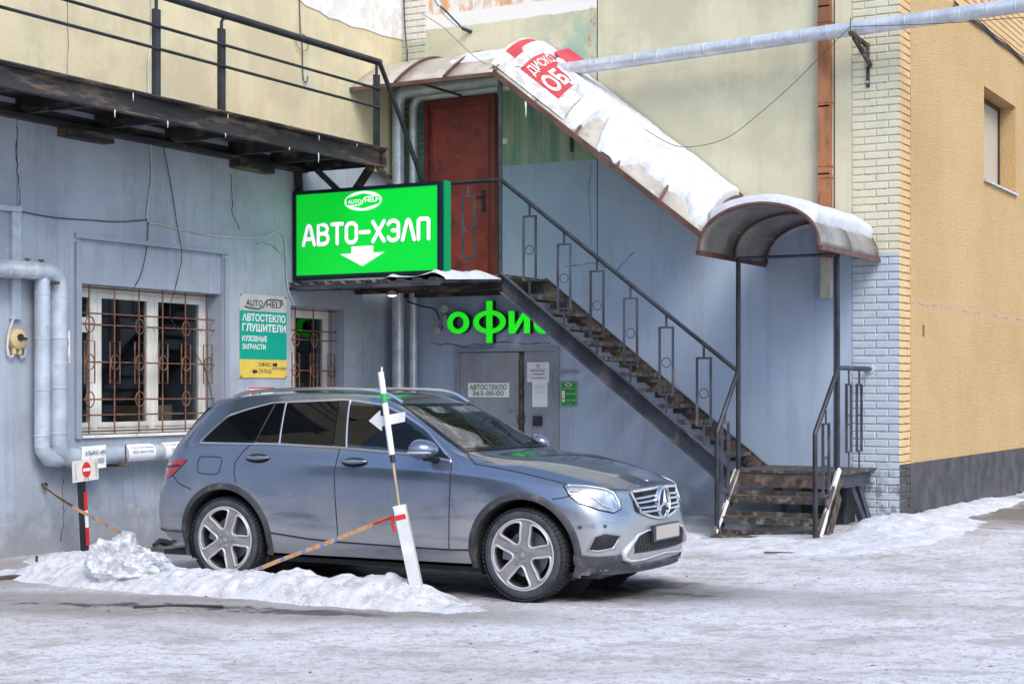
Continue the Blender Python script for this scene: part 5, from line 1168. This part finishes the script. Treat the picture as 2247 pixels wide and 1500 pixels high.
for k in range(20):
    y = -.47+.05*k; MB().tube([front(y, .385, .008), front(y+.02, .455, .008), front(y+.04, .515, .008)], .0035, 4).build('lower_grille_slat', m_seam, CAR, True, True)
PLY, PLZ = -.0, .525
mbp = MB().box(2.268, 2.292, -.275, .275, .452, .582).build('number_plate', m_navyp, CAR, local=True); MB().box(2.292, 2.295, -.225, .262, .465, .572).build('plate_face', m_platew, mbp, local=True)
def skf(a, b):
    y = -.86+1.72*a; x = 2.235-.32*(abs(y)/.86)**3.2; z = .225+.10*b*(1 if abs(y) > .55 else .6); q = snap((x, y, .3 if b > .5 else .25), .006+.006*b); return (q.x, q.y, z)
MB().grid(skf, 40, 4).build('front_skirt', m_clad, CAR, True, True, sharp=2)
for s in (1, -1): MB().grid(lambda a, b: (lambda p: (p.x, p.y*s, p.z))(snap(V(1.875, -.885, .30+.09*b)+(V(2.17, -.62, .33+.055*b)-V(1.875, -.885, .30+.09*b))*a, .009)), 16, 4).build('corner_skirt', m_clad, CAR, True, True, sharp=2)
for y in (-.885, -.75):
    p = snap((1.93 if y < -.8 else 2.06, y, .602)); MB().lathe([(.016, .002), (.013, .004), (.001, .004)], p, (p-V(1.5, 0, .6)).normalized(), 14).build('parking_sensor', m_clad, CAR, True, True)
# rear bumper lower edge
strip([snap(p, .003) for p in dense([(-2.385, 0, .43), (-2.37, -.4, .43), (-2.31, -.70, .43), (-2.17, -.84, .42), (-1.93, -.885, .42)], 5)], .012, m_clad, 'bumper_edge')
# interior
MB().box(-.9, .95, -.72, .72, .30, .36).build('cabin_floor', m_int, CAR, local=True)
MB().grid(lambda a, b: (.58+.42*b, -.74+1.48*a, .99+.10*math.sin(b*2.2)-.04*(1-b)), 10, 8).box(.56, .62, -.74, .74, .55, .97).build('dashboard', m_int, CAR, True, True)
for y in (-.38, .38):
    MB().box(-.42, .14, y-.25, y+.25, .52, .70).build('seat', m_int, CAR, local=True)
    MB().prism([(-.38, y-.24, .66), (-.24, y-.24, .66), (-.46, y-.21, 1.22), (-.56, y-.21, 1.20)], (0, .46, 0)).build('seat_back', m_int, CAR, local=True)
    MB().box(-.58, -.48, y-.13, y+.13, 1.24, 1.40).build('head_rest', m_int, CAR, local=True)
MB().box(-1.30, -.95, -.62, .62, .6, 1.2).build('rear_bench', m_int, CAR, local=True); MB().box(-1.6, .05, -.55, .55, 1.525, 1.535).build('headlining', m_int2, CAR, local=True)
MB().tube([(.42+.06*math.sin(rad(k*15)), .38+.18*math.cos(rad(k*15)), .98+.17*math.sin(rad(k*15))) for k in range(24)], .015, 8, True).build('steering_wheel', m_gloss, CAR, True, True)
MB().box(.22, .26, -.09, .09, 1.37, 1.44).build('rear_view_mirror', m_gloss, CAR, local=True)
# wheels
def wheel_parts():
    W = {}
    prof = [(.276, -.09), (.284, -.110), (.306, -.118), (.335, -.112), (.356, -.098), (.362, -.07), (.364, 0), (.362, .07), (.356, .098), (.335, .112), (.30, .118), (.284, .112), (.276, .09)]
    W['tyre'] = MB().lathe(prof, (0, 0, 0), (0, 1, 0), 64).mesh('tyre', m_tyre, True, sharp=1.2)
    mb = MB(); N = 62
    for k in range(N):
        a0 = 2*math.pi*k/N
        for yy, w_, off in ((-.098, .038, 0), (-.052, .04, .45), (0, .038, .1), (.052, .04, .55), (.098, .038, .2)):
            a = a0+off*2*math.pi/N; a2 = a+2*math.pi/N*.66; r0, r1 = .350, .3715-(.008 if abs(yy) > .09 else 0)
            sk = .012*(1 if yy < 0 else -1)
            vs = []
            for r in (r0, r1):
                for aa, y_ in ((a, yy-w_/2), (a2, yy-w_/2+sk*.2), (a2, yy+w_/2+sk*.2), (a, yy+w_/2)): vs.append((r*math.cos(aa), y_, r*math.sin(aa)))
            mb.add(vs, [(4, 5, 6, 7), (0, 1, 5, 4), (1, 2, 6, 5), (2, 3, 7, 6), (3, 0, 4, 7)])
    W['tread'] = mb.mesh('tread', m_tread)
    # spoked face: disc with five rounded openings
    outer = [(.258*math.cos(k*math.pi/40), .258*math.sin(k*math.pi/40)) for k in range(80)]
    holes = []
    for k in range(5):
        c = rad(90+36+72*k); poly = []
        for rr, da in ((.082, 0), (.105, -15.5), (.16, -21.5), (.222, -25.0), (.238, -20), (.243, -8), (.243, 8), (.238, 20), (.222, 25.0), (.16, 21.5), (.105, 15.5)): poly.append((rr*math.cos(c+rad(da)), rr*math.sin(c+rad(da))))
        P = [V(a, b, 0) for a, b in poly]; n = len(P); q = []
        for i in range(n):
            for t in range(4): q.append(crom(P[i-1], P[i], P[(i+1) % n], P[(i+2) % n], t/4))
        holes.append([(p.x, p.y) for p in q])
    vs, fs = curve_geo([outer]+holes, .022)
    dish = lambda r: .016*(1-min(1, r/.25))**1.0
    W['face'] = MB().add([(a, -.088-c+dish(math.hypot(a, b)), b) for a, b, c in vs], fs).mesh('wheel', m_alloy, True, sharp=.5)
    mb = MB()
    for h in holes: mb.tube([(a, -.112+dish(math.hypot(a, b)), b) for a, b in h], .0085, 6, True)
    mb.tube([(.2565*math.cos(k*math.pi/36), -.110, .2565*math.sin(k*math.pi/36)) for k in range(72)], .007, 6, True)
    W['edge'] = mb.mesh('bright_edge', m_alloyb, True)
    W['barrel'] = MB().lathe([(.262, -.112), (.256, -.105), (.243, -.06), (.235, .06), (.25, .10)], (0, 0, 0), (0, 1, 0), 48).mesh('rim_barrel', m_clad, True)
    W['disc'] = MB().lathe([(.001, -.016), (.17, -.016), (.17, .0), (.001, .0)], (0, 0, 0), (0, 1, 0), 40).box(-.19, -.10, -.05, .02, -.07, .07).mesh('brake_disc', m_disc, True)
    W['back'] = MB().lathe([(.001, .03), (.24, .03)], (0, 0, 0), (0, 1, 0), 30).mesh('hub_backing', m_seam)
    W['bolt'] = MB().lathe([(.011, 0), (.010, .012), (.001, .013)], (0, 0, 0), (0, -1, 0), 8).mesh('lug_bolt', m_chrome)
    W['cap'] = MB().lathe([(.034, -.004), (.031, .006), (.001, .008)], (0, 0, 0), (0, -1, 0), 24).mesh('centre_cap', m_alloy, True)
    W['capstar'] = MB().add(*star(V(0, -.0095, 0), (0, -1, 0), .024, .005, .003)).mesh('cap_star', m_alloyb)
    for k in ('face', 'edge', 'barrel', 'disc', 'back'):
        for v in W[k].vertices: v.co.x *= 1.085; v.co.z *= 1.085
    return W
WP = wheel_parts()
for sx, sy, spin in ((1, -1, 8), (-1, -1, 20), (1, 1, 0), (-1, 1, 33)):
    wh = link('wheel', WP['face'], CAR); wh.location = (sx*HX, sy*.80, WZ); wh.rotation_euler = (0, rad(spin), 0 if sy < 0 else math.pi)
    if sx > 0 and sy < 0: wh.rotation_euler = (0, rad(spin), rad(-3))
    for k in ('tyre', 'tread', 'edge', 'barrel', 'disc', 'back'): link(WP[k].name.split('.')[0], WP[k], wh)
    for k in range(5):
        b = link('lug_bolt', WP['bolt'], wh); a = rad(90+72*k); b.location = (.056*math.cos(a), -.100, .056*math.sin(a))
    c = link('centre_cap', WP['cap'], wh); c.location = (0, -.098, 0)
    s_ = link('cap_star', WP['capstar'], wh); s_.location = (0, -.098, 0)
# ---------------------------------------------------------------- ground and snow
def gz_(x, y):
    h = .13*sstep(4.3, 6.9, x)*sstep(-4.2, -.5, y)-.09*sstep(2.2, .3, x)*sstep(-6.6, -4.5, y)
    far = sstep(26, 16, math.hypot(x-6, y+8))
    h += far*(.016*nz(x*.9, y*.9, 0)+.012*nz(x*2.7, y*2.7, 4)+.009*nz(x*7, y*7, 2)+.004*nz(x*16, y*16, 5))
    for cx in (3.16, 6.05):
        for cy in (-7.52, -5.9): h -= .012*math.exp(-((x-cx)**2+(y-cy)**2)/.05)
    return h
def axis(fine0, fine1, step, lo, hi, g=1.35):
    a = []; x = fine0
    while x < fine1: a.append(x); x += step
    d = step; l = [a[0]]; x = a[0]
    while x > lo: d *= g; x -= d; l.append(x)
    d = step; r = []; x = a[-1]
    while x < hi: d *= g; x += d; r.append(x)
    return sorted(set(l[1:]))+a+r
gx = axis(-.2, 12.5, .045, -160, 160); gy = axis(-14.5, 4.0, .045, -160, 160)
vs = [(x, y, gz_(x, y)) for x in gx for y in gy]; ny = len(gy)
fs = [(i*ny+j, (i+1)*ny+j, (i+1)*ny+j+1, i*ny+j+1) for i in range(len(gx)-1) for j in range(ny-1)]
def groundmat():
    g = NG('packed_snow_and_ice'); X, Y, Z = g.xyz()
    rot = g.N.new('ShaderNodeVectorRotate'); rot.rotation_type = 'Z_AXIS'; rot.inputs['Angle'].default_value = rad(-24); g.l(g.pos, rot.inputs['Vector']); world = g.pos; g.pos = rot.outputs[0]
    big = g.noise(.5, 5, .6, stretch=(.8, 1.2, 1)); mid = g.noise(2.0, 10, .74, stretch=(.8, 1.15, 1), off=(3, 1, 0)); fine = g.noise(14, 7, .72); vf = g.noise(55, 4, .65)
    g.pos = world
    c = g.mix(g.ramp(big, .42, .58), (.65, .655, .69), (.56, .55, .57))
    c = g.mix(g.math('MULTIPLY', g.ramp(mid, .48, .60), .6), c, (.34, .315, .305))
    c = g.mix(g.math('MULTIPLY', g.ramp(fine, .51, .60), .55), c, (.27, .235, .215))
    c = g.mix(g.math('MULTIPLY', g.ramp(vf, .55, .62), .5), c, (.20, .17, .15))
    def blob(cx, cy, sx, sy, ang, f0, f1, amp=.5, base=None):
        ca, sa = math.cos(rad(ang)), math.sin(rad(ang)); dx = g.math('SUBTRACT', X, cx); dy = g.math('SUBTRACT', Y, cy)
        a = g.math('DIVIDE', g.math('ADD', g.math('MULTIPLY', dx, ca), g.math('MULTIPLY', dy, sa)), sx); b = g.math('DIVIDE', g.math('SUBTRACT', g.math('MULTIPLY', dy, ca), g.math('MULTIPLY', dx, sa)), sy)
        d = g.math('SQRT', g.math('ADD', g.math('MULTIPLY', a, a), g.math('MULTIPLY', b, b)))
        d = g.math('ADD', d, g.math('MULTIPLY', g.math('SUBTRACT', base or mid, .5), amp*2)); return g.ramp(d, f1, f0)
    brown = g.mix(g.ramp(fine, .42, .58), (.10, .08, .066), (.25, .215, .19)); wet = g.mix(g.ramp(fine, .45, .60), (.018, .018, .021), (.075, .066, .06))
    # trodden grit along the front of the snow ridge and on the bare strip by the left wall
    m1 = g.math('MAXIMUM', blob(3.7, -9.15, 3.4, .75, 17, .6, 1.25), blob(.9, -7.9, 1.5, 2.2, 0, .4, 1.2)); c = g.mix(g.math('MULTIPLY', m1, .62), c, brown)
    m1b = blob(7.6, -6.4, 1.3, .8, 10, .3, 1.3); c = g.mix(g.math('MULTIPLY', m1b, .35), c, brown)
    m2 = g.math('MAXIMUM', blob(4.95, -8.86, 1.6, .30, 20, .30, .62, 2.4), blob(3.3, -9.30, 1.0, .22, 16, .22, .5, 2.4)); c = g.mix(m2, c, wet)
    m3 = blob(4.9, -6.5, 2.7, 1.25, 2, .65, 1.1, .35); m3b = blob(.6, -4.6, 1.6, 1.7, 0, .5, 1.1, .4); c = g.mix(g.math('MAXIMUM', m3, m3b), c, g.mix(g.ramp(mid, .42, .60), wet, (.15, .14, .135)))
    m4 = g.math('MULTIPLY', g.ramp(g.math('ADD', X, g.math('MULTIPLY', mid, 1.2)), 7.6, 8.3), g.ramp(g.math('ADD', Y, g.math('MULTIPLY', mid, 2.5)), .2, 2.6)); c = g.mix(m4, c, g.mix(g.ramp(fine, .35, .7), (.12, .11, .10), (.22, .20, .185)))
    w = g.math('MAXIMUM', m2, g.math('MULTIPLY', m3, .6))
    g.set(c, g.math('SUBTRACT', .62, g.math('MULTIPLY', w, .3)), 0)
    g.bump(g.math('ADD', g.math('MULTIPLY', fine, .8), g.math('ADD', g.math('MULTIPLY', mid, 1.4), g.math('MULTIPLY', vf, .3))), .55, .03); return g.mat
o = MB().add(vs, fs).build('ground', groundmat(), None, True, sharp=3); tag(o, 'yard covered with trodden snow, ice and grit', kind='structure')
def seg(x, y, pts):     # distance to polyline and parameter
    best = (9, 0)
    for i, ((a, b), (c, d)) in enumerate(zip(pts[:-1], pts[1:])):
        t = max(0, min(1, ((x-a)*(c-a)+(y-b)*(d-b))/((c-a)**2+(d-b)**2))); q = math.hypot(x-a-t*(c-a), y-b-t*(d-b))
        if q < best[0]: best = (q, (i+t)/(len(pts)-1))
    return best
def bank(x0, x1, y0, y1, st, hf, label, m):
    nx, ny = int((x1-x0)/st)+1, int((y1-y0)/st)+1
    def f(u, v):
        x, y = x0+(x1-x0)*u, y0+(y1-y0)*v; h = hf(x, y); return (x, y, gz_(x, y)-.04+h if h > 0 else gz_(x, y)-.05)
    o = MB().grid(f, nx, ny).build('snow_bank', m, None, True, sharp=3); tag(o, label, 'snow', kind='stuff')
def lump(x, y): return 1+.35*nz(x*1.7, y*1.7, 1)+.17*nz(x*5, y*5, 5)+.13*nz(x*12, y*12, 8)+.08*nz(x*30, y*30, 2)
RP = [(1.15, -8.0), (2.1, -8.1), (3.3, -8.16), (4.4, -8.10), (5.3, -8.02), (5.8, -8.10)]
def h1(x, y):
    d, t = seg(x, y, RP); e = sstep(0, .12, t)*sstep(1, .84, t); wd = .44 if y < seg_y(x) else .38
    k = max(0, 1-(d/(wd*(.8+.3*lump(x*.7, y*.7))))**2); h = .215*(k**.9)*(.35+.65*e)*lump(x, y)
    d2 = math.hypot((x-1.0)/.85, (y+7.1)/.55); h = max(h, .15*max(0, 1-d2*d2)*lump(x+3, y))
    return h-.012
def seg_y(x):
    for (a, b), (c, d) in zip(RP[:-1], RP[1:]):
        if x <= c: return b+(d-b)*(x-a)/(c-a)
    return RP[-1][1]
bank(.1, 6.6, -9.4, -6.4, .022, h1, 'long lumpy snow ridge in front of the parked car', m_snow_d)
def h2(x, y):
    h = 0
    d, _ = seg(x, y, [(4.2, -1.3), (4.9, -2.35), (6.0, -2.75), (7.0, -2.5), (7.35, -1.3), (7.3, .1)]); h = .10*max(0, 1-(d/.85)**2)**1.0
    d, _ = seg(x, y, [(7.2, -.6), (7.12, .6), (7.12, 3.0), (7.05, 5.5)]); h = max(h, .13*max(0, 1-(d/.45)**2)*sstep(6.5, 3.0, y))
    d = math.hypot((x-7.2)/.75, (y+.9)/1.2); h = max(h, .19*max(0, 1-d*d))
    d, _ = seg(x, y, [(3.6, -.25), (5.3, -.3)]); h = max(h, .16*max(0, 1-(d/.8)**2))
    tread = sstep(.62, .80, abs(x-5.97))*1+sstep(-2.15, -2.35, y); h *= min(1, max(.15, tread)) if y < -.9 else (1 if not (5.35 < x < 6.75 and y > -1.2) else .2)
    return h*lump(x, y)-.015
bank(3.3, 8.6, -3.9, 6.5, .035, h2, 'snow bank round the foot of the stairs and along the yellow wall', snowmat('trodden_snow', .3))
# loose bits of dirt and stones lying about on the ice
mb = MB(); r = random.Random(11)
for k in range(900):
    x, y = r.uniform(.3, 11.5), r.uniform(-12.5, -1.6); s_ = r.choice((.004, .005, .006, .008, .012)) if r.random() < .97 else .018
    if 2.0 < x < 6.9 and -7.7 < y < -5.5: continue
    z = gz_(x, y)+max(0, h1(x, y)-.04 if (.1 < x < 6.6 and -9.4 < y < -6.4) else 0); a = r.uniform(0, 6); l = r.uniform(1, 2.6)
    c, sn = math.cos(a), math.sin(a); vs = [(x+s_*(u*l*c-v*sn), y+s_*(u*l*sn+v*c), z-.004+s_*w_*r.uniform(.5, 1)) for u, v, w_ in ((-1, -.6, 0), (1, -.5, 0), (.8, .7, 0), (-.9, .6, 0), (-.4, -.2, .8), (.4, .2, .7))]
    mb.add(vs, [(0, 1, 5, 4), (1, 2, 5), (2, 3, 4, 5), (3, 0, 4)])
tag(mb.build('grit', mat('dark_grit', (.085, .065, .05), .9, 0, .5, 30)), 'scattered grit and bits of bark on the ice', kind='stuff')

# ---------------------------------------------------------------- small things in the yard
NE = thing('no_entry_post', 'short red and white striped post carrying a no-entry board by the left wall', 'sign', (.44, -6.49, 0))
pb, ptp = V(.44, -6.485, -.1), V(.44, -6.55, .86); up_ = (ptp-pb).normalized()
MB().bar(pb, ptp, .045, .07, (1, 0, 0)).build('post', m_black, NE)
for k, (t0, t1) in enumerate(((.20, .39), (.39, .57), (.57, .76))): MB().bar(pb+(ptp-pb)*t0+V(.033, .012, 0), pb+(ptp-pb)*t1+V(.033, .012, 0), .045, .012, (1, 0, 0)).build('reflective_band', m_red if k != 1 else m_white, NE)
def nef(u, v, d=0): a = rad(3.5); Y_, Z_ = -.178+.356*u, .215*(v-.5); return (.50+d, -6.54+Y_*math.cos(a)-Z_*math.sin(a), .852+Y_*math.sin(a)+Z_*math.cos(a))
MB().prism([nef(0, 0), nef(1, 0), nef(1, 1), nef(0, 1)], (-.012, 0, 0)).build('board', mat('cream_board', (.62, .60, .54), .6), NE)
disc(NE, nef, .52, .53, .17, .36, m_red, 'red_disc', .003); quad(NE, nef, .38, .66, .46, .60, m_white, 'white_bar', .006)
for u in (.08, .88):
    for k in range(14): quad(NE, nef, u, u+.045, .12+.055*k, .135+.055*k, m_greytxt, 'tick_mark', .003)
for u in (.45, .57): disc(NE, nef, u, .09, .02, .035, m_rust, 'screw', .003)
m_tan = mat('tan_strap', (.52, .30, .16), .6, 0, .15, 20); m_blue = mat('blue_mark', (.10, .22, .50), .6)
def strap(label, pts, w_, marks):
    t = thing('barrier_strap', label, 'strap', pts[-1]); P = spl(pts, 6); n = len(P)
    for i in range(n-1): pass
    MB().grid(lambda u, v: P[round(u*(n-1))]+V(0, 0, (v-.5)*w_), n, 2).build('strap_band', m_tan, t)
    for a in marks:
        i = a*(n-1); k = int(i); p = P[k]+(P[min(k+1, n-1)]-P[k])*(i-k); q = P[min(k+1, n-1)]; d = (q-P[k]).normalized()
        f_ = V(.4, -.8, 0)*.004; MB().prism([p+V(0, 0, -w_*.52)+f_, p+d*.035+V(0, 0, -w_*.52)+f_, p+d*.035+V(0, 0, w_*.52)+f_, p+V(0, 0, w_*.52)+f_], f_*.3).build('blue_mark', m_blue, t)
    return t
s1 = strap('tan marked strap running from the leaning white post down to the snow', [(5.17, -8.02, .665), (4.85, -8.02, .545), (4.54, -8.02, .43), (4.1, -8.03, .275), (3.72, -8.05, .13)], .036, (.42, .52, .62, .74, .88))
MB().tube([(5.18, -8.03, .665), (5.0, -8.03, .605), (5.0, -8.03, .602)], .007, 6).build('red_knot', m_red, s1); MB().tube([(5.2, -8.06, .68), (5.21, -8.07, .6), (5.23, -8.07, .55)], .013, 6).build('red_tape_end', m_red, s1)
s2 = strap('tan marked strap running from the wall eye past the no-entry post to the plastic bag', [(.03, -6.64, .68), (.4, -6.62, .49), (.8, -6.65, .36), (1.2, -6.72, .23), (1.6, -6.80, .10)], .036, (.42, .55, .68, .82))
MB().tube([(.03, -6.64, .68), (.2, -6.63, .585), (.4, -6.625, .50)], .010, 6).build('rusty_wire', m_rust, s2)
EB = MB().tube([(.0, -6.64, .70), (.05, -6.64, .70)], .018, 8); ring(EB, (.05, -6.64, .69), .028, .007, 'x', 14); tag(EB.build('wall_eye', m_rust, None, True), 'rusty eye bolt in the left wall holding a strap', 'hook')
BP = thing('leaning_post', 'leaning white square post with a red stripe in the snow beside the car', 'post', (5.41, -8.0, .1))
b0, b1 = V(5.425, -8.02, .02), V(5.243, -8.02, .742); m_postw = mat('grubby_white_post', (.62, .64, .64), .55, 0, .12, 4, .1, 40, col2=(.45, .44, .41), amt=(.55, .8))
dd = (b1-b0).normalized(); r1 = dd.cross(V(0, 1, 0)).normalized(); r2 = V(0, 1, 0); aa = .066
sq = [r1*aa*math.cos(rad(k))+r2*aa*math.sin(rad(k)) for k in (20, 110, 200, 290)]
MB().prism([b0+q for q in sq], b1-b0).build('post_body', m_postw, BP)
MB().prism([b1+q*1.04 for q in sq], dd*.012).build('post_cap', m_white, BP)
e0, e1 = sq[2], sq[3]; MB().prism([b1-dd*.10+(e0+(e1-e0)*.12)*1.04, b1-dd*.10+(e0+(e1-e0)*.95)*1.04, b1-dd*.062+(e0+(e1-e0)*.95)*1.04, b1-dd*.062+(e0+(e1-e0)*.12)*1.04], (0, -.003, 0)).build('red_stripe', m_red, BP)
AS = thing('arrow_stick', 'white tube on a thin stick with a left-pointing white arrow, stuck in the leaning post', 'sign', (5.23, -8.0, .75))
MB().tube([(5.245, -8.02, .70), (5.168, -8.02, 1.15)], .010, 8).build('stick', mat('pale_wood', (.48, .36, .20), .7), AS, True)
MB().tube([(5.18, -8.02, 1.09), (5.165, -8.02, 1.17)], .020, 10).build('black_tape', m_black, AS, True)
MB().tube([(5.168, -8.02, 1.15), (5.061, -8.02, 1.80)], .024, 12).build('tube', m_white, AS, True)
MB().tube([(5.05, -8.0, 1.62), (5.06, -8.0, 1.84)], .007, 6).build('twisted_film', m_paper, AS, True)
MB().tube([(5.1, -8.02, 1.555), (5.088, -8.02, 1.63)], .0265, 12).build('green_tape', mat('green_tape', (.03, .30, .10), .4), AS, True)
MB().prism([(x, -7.985, z) for x, z in ((4.93, 1.414), (5.035, 1.498), (5.039, 1.451), (5.271, 1.488), (5.267, 1.41), (5.052, 1.372), (5.052, 1.336))], (0, -.008, 0)).build('arrow_board', m_white, AS)
# crumpled clear plastic bag
def bagm():
    g = NG('clear_crumpled_plastic'); g.set((.72, .74, .78), .42, 0); g.val(g.b.inputs['Alpha'], g.math('ADD', .22, g.math('MULTIPLY', g.ramp(g.noise(11, 6, .7), .42, .60), .55))); g.bump(g.noise(18, 5, .7), .3, .02); return g.mat
bm = bmesh.new(); bmesh.ops.create_icosphere(bm, subdivisions=6, radius=1)
for v in bm.verts:
    p = v.co.copy(); rdg = lambda k, q: 1-abs(noise.noise(p*k+Vector((q, q*2, 1))))*2
    k = .70+.22*rdg(1.4, 3)+.11*rdg(3.0, 8)+.04*rdg(8, 2)
    hgt = .27 if p.z > 0 else .12
    v.co = Vector((p.x*k*.40, p.y*k*.26, p.z*k*hgt*(1.25 if p.x < .0 else .8)))
me = bpy.data.meshes.new('plastic_bag'); bm.to_mesh(me); bm.free(); me.materials.append(bagm()); me.shade_smooth()
o = link('plastic_bag', me); o.location = (2.66, -8.26, .13); o.rotation_euler = (0, rad(6), rad(28)); tag(o, 'crumpled clear plastic bag on the snow left of the car', 'bag')
o = MB().bar((1.30, -8.62, .015), (2.0, -7.92, .06), .07, .03).build('board', m_rust); tag(o, 'thin rusty brown strip lying on the ground left of the bag', 'board')
o = MB().lathe([(.012, -.05), (.013, .075), (.010, .08), (.001, .081)], (.70, -7.40, .0), (0, 0, 1), 10).build('peg', m_black, None, True); tag(o, 'small black peg standing by the left wall', 'peg')
mb = MB().grid(lambda u, v: (.70+.22*u, -7.02+.12*v, .02+.03*nz(u*4, v*4, 3)+.02*u), 8, 6); o = mb.build('rag', mat('orange_rag', (.55, .24, .07), .8), None, True); tag(o, 'small orange scrap on the ground at the foot of the left wall', 'scrap')
mb = MB().grid(lambda u, v: (2.95+.16*u, -8.32+.05*v+.05*u, .225+.03*nz(u*6, v*4, 1)), 8, 5); o = mb.build('film_scrap', mat('blue_film', (.30, .45, .70), .3), None, True); tag(o, 'small scrap of blue film on the snow ridge', 'scrap')
o = MB().tube([(4.70, -1.6, .1), (4.76, -1.62, .25), (4.80, -1.6, .38)], .007, 6).build('dry_stem', m_paper, None, True); tag(o, 'pale dry stem sticking out of the snow near the car nose', 'stem')
o = MB().tube([(.012, -5.0+.1*k, -.05+.03*math.sin(k*1.7)+.012*k*(1 if k < 6 else .4)) for k in range(10)], [.02+.01*(k % 3) for k in range(10)], 6).build('wall_gap', m_ink, A, True)
GB = thing('metal_cabinet', 'dark green metal box tucked under the stair platform', 'box', (6.1, -.3, .1))
MB().box(5.85, 6.38, -.42, -.05, .05, .53).build('body', mat('dark_green_paint', (.012, .03, .018), .5, 0, .3), GB); MB().box(6.36, 6.40, -.43, -.40, .05, .53).build('edge_strip', m_stringer, GB)
o = MB().tube([(3.7, -9.35, .012), (4.0, -9.12, .018), (4.28, -9.0, .014)], .010, 6).build('stick', m_cable_d); tag(o, 'thin dark stick lying on the gritty ice in front of the snow ridge', 'stick')
o = MB().prism([(6.35, -3.15, .02), (6.75, -2.95, .025), (6.95, -2.95, .02), (6.9, -3.05, .02), (6.5, -3.28, .02)], (0, 0, .02)).build('bark_strip', mat('bark', (.09, .06, .05), .9, 0, .4, 20)); tag(o, 'dark strip of bark lying on the ice in front of the steps', 'bark')

# ---------------------------------------------------------------- the block across the yard, behind the camera (unseen; added to block the low sky and give reflections)
OB = bpy.data.objects.new('added_opposite_building', None); COL.objects.link(OB); OB.location = (4, -34, 0); tag(OB, 'unseen plain grey block added across the yard behind the viewer', kind='structure')
m_ob = mat('opposite_grey_render', (.20, .19, .18), .9, 0, .2, .5)
MB().box(-34, 42, -46, -34, -.5, 11).build('wall', m_ob, OB)
for k in range(16):
    for j in range(3): MB().box(-30+k*4.4, -28+k*4.4, -34.0, -33.95, 1.6+j*3.1, 3.2+j*3.1).build('window', m_gloss, OB)
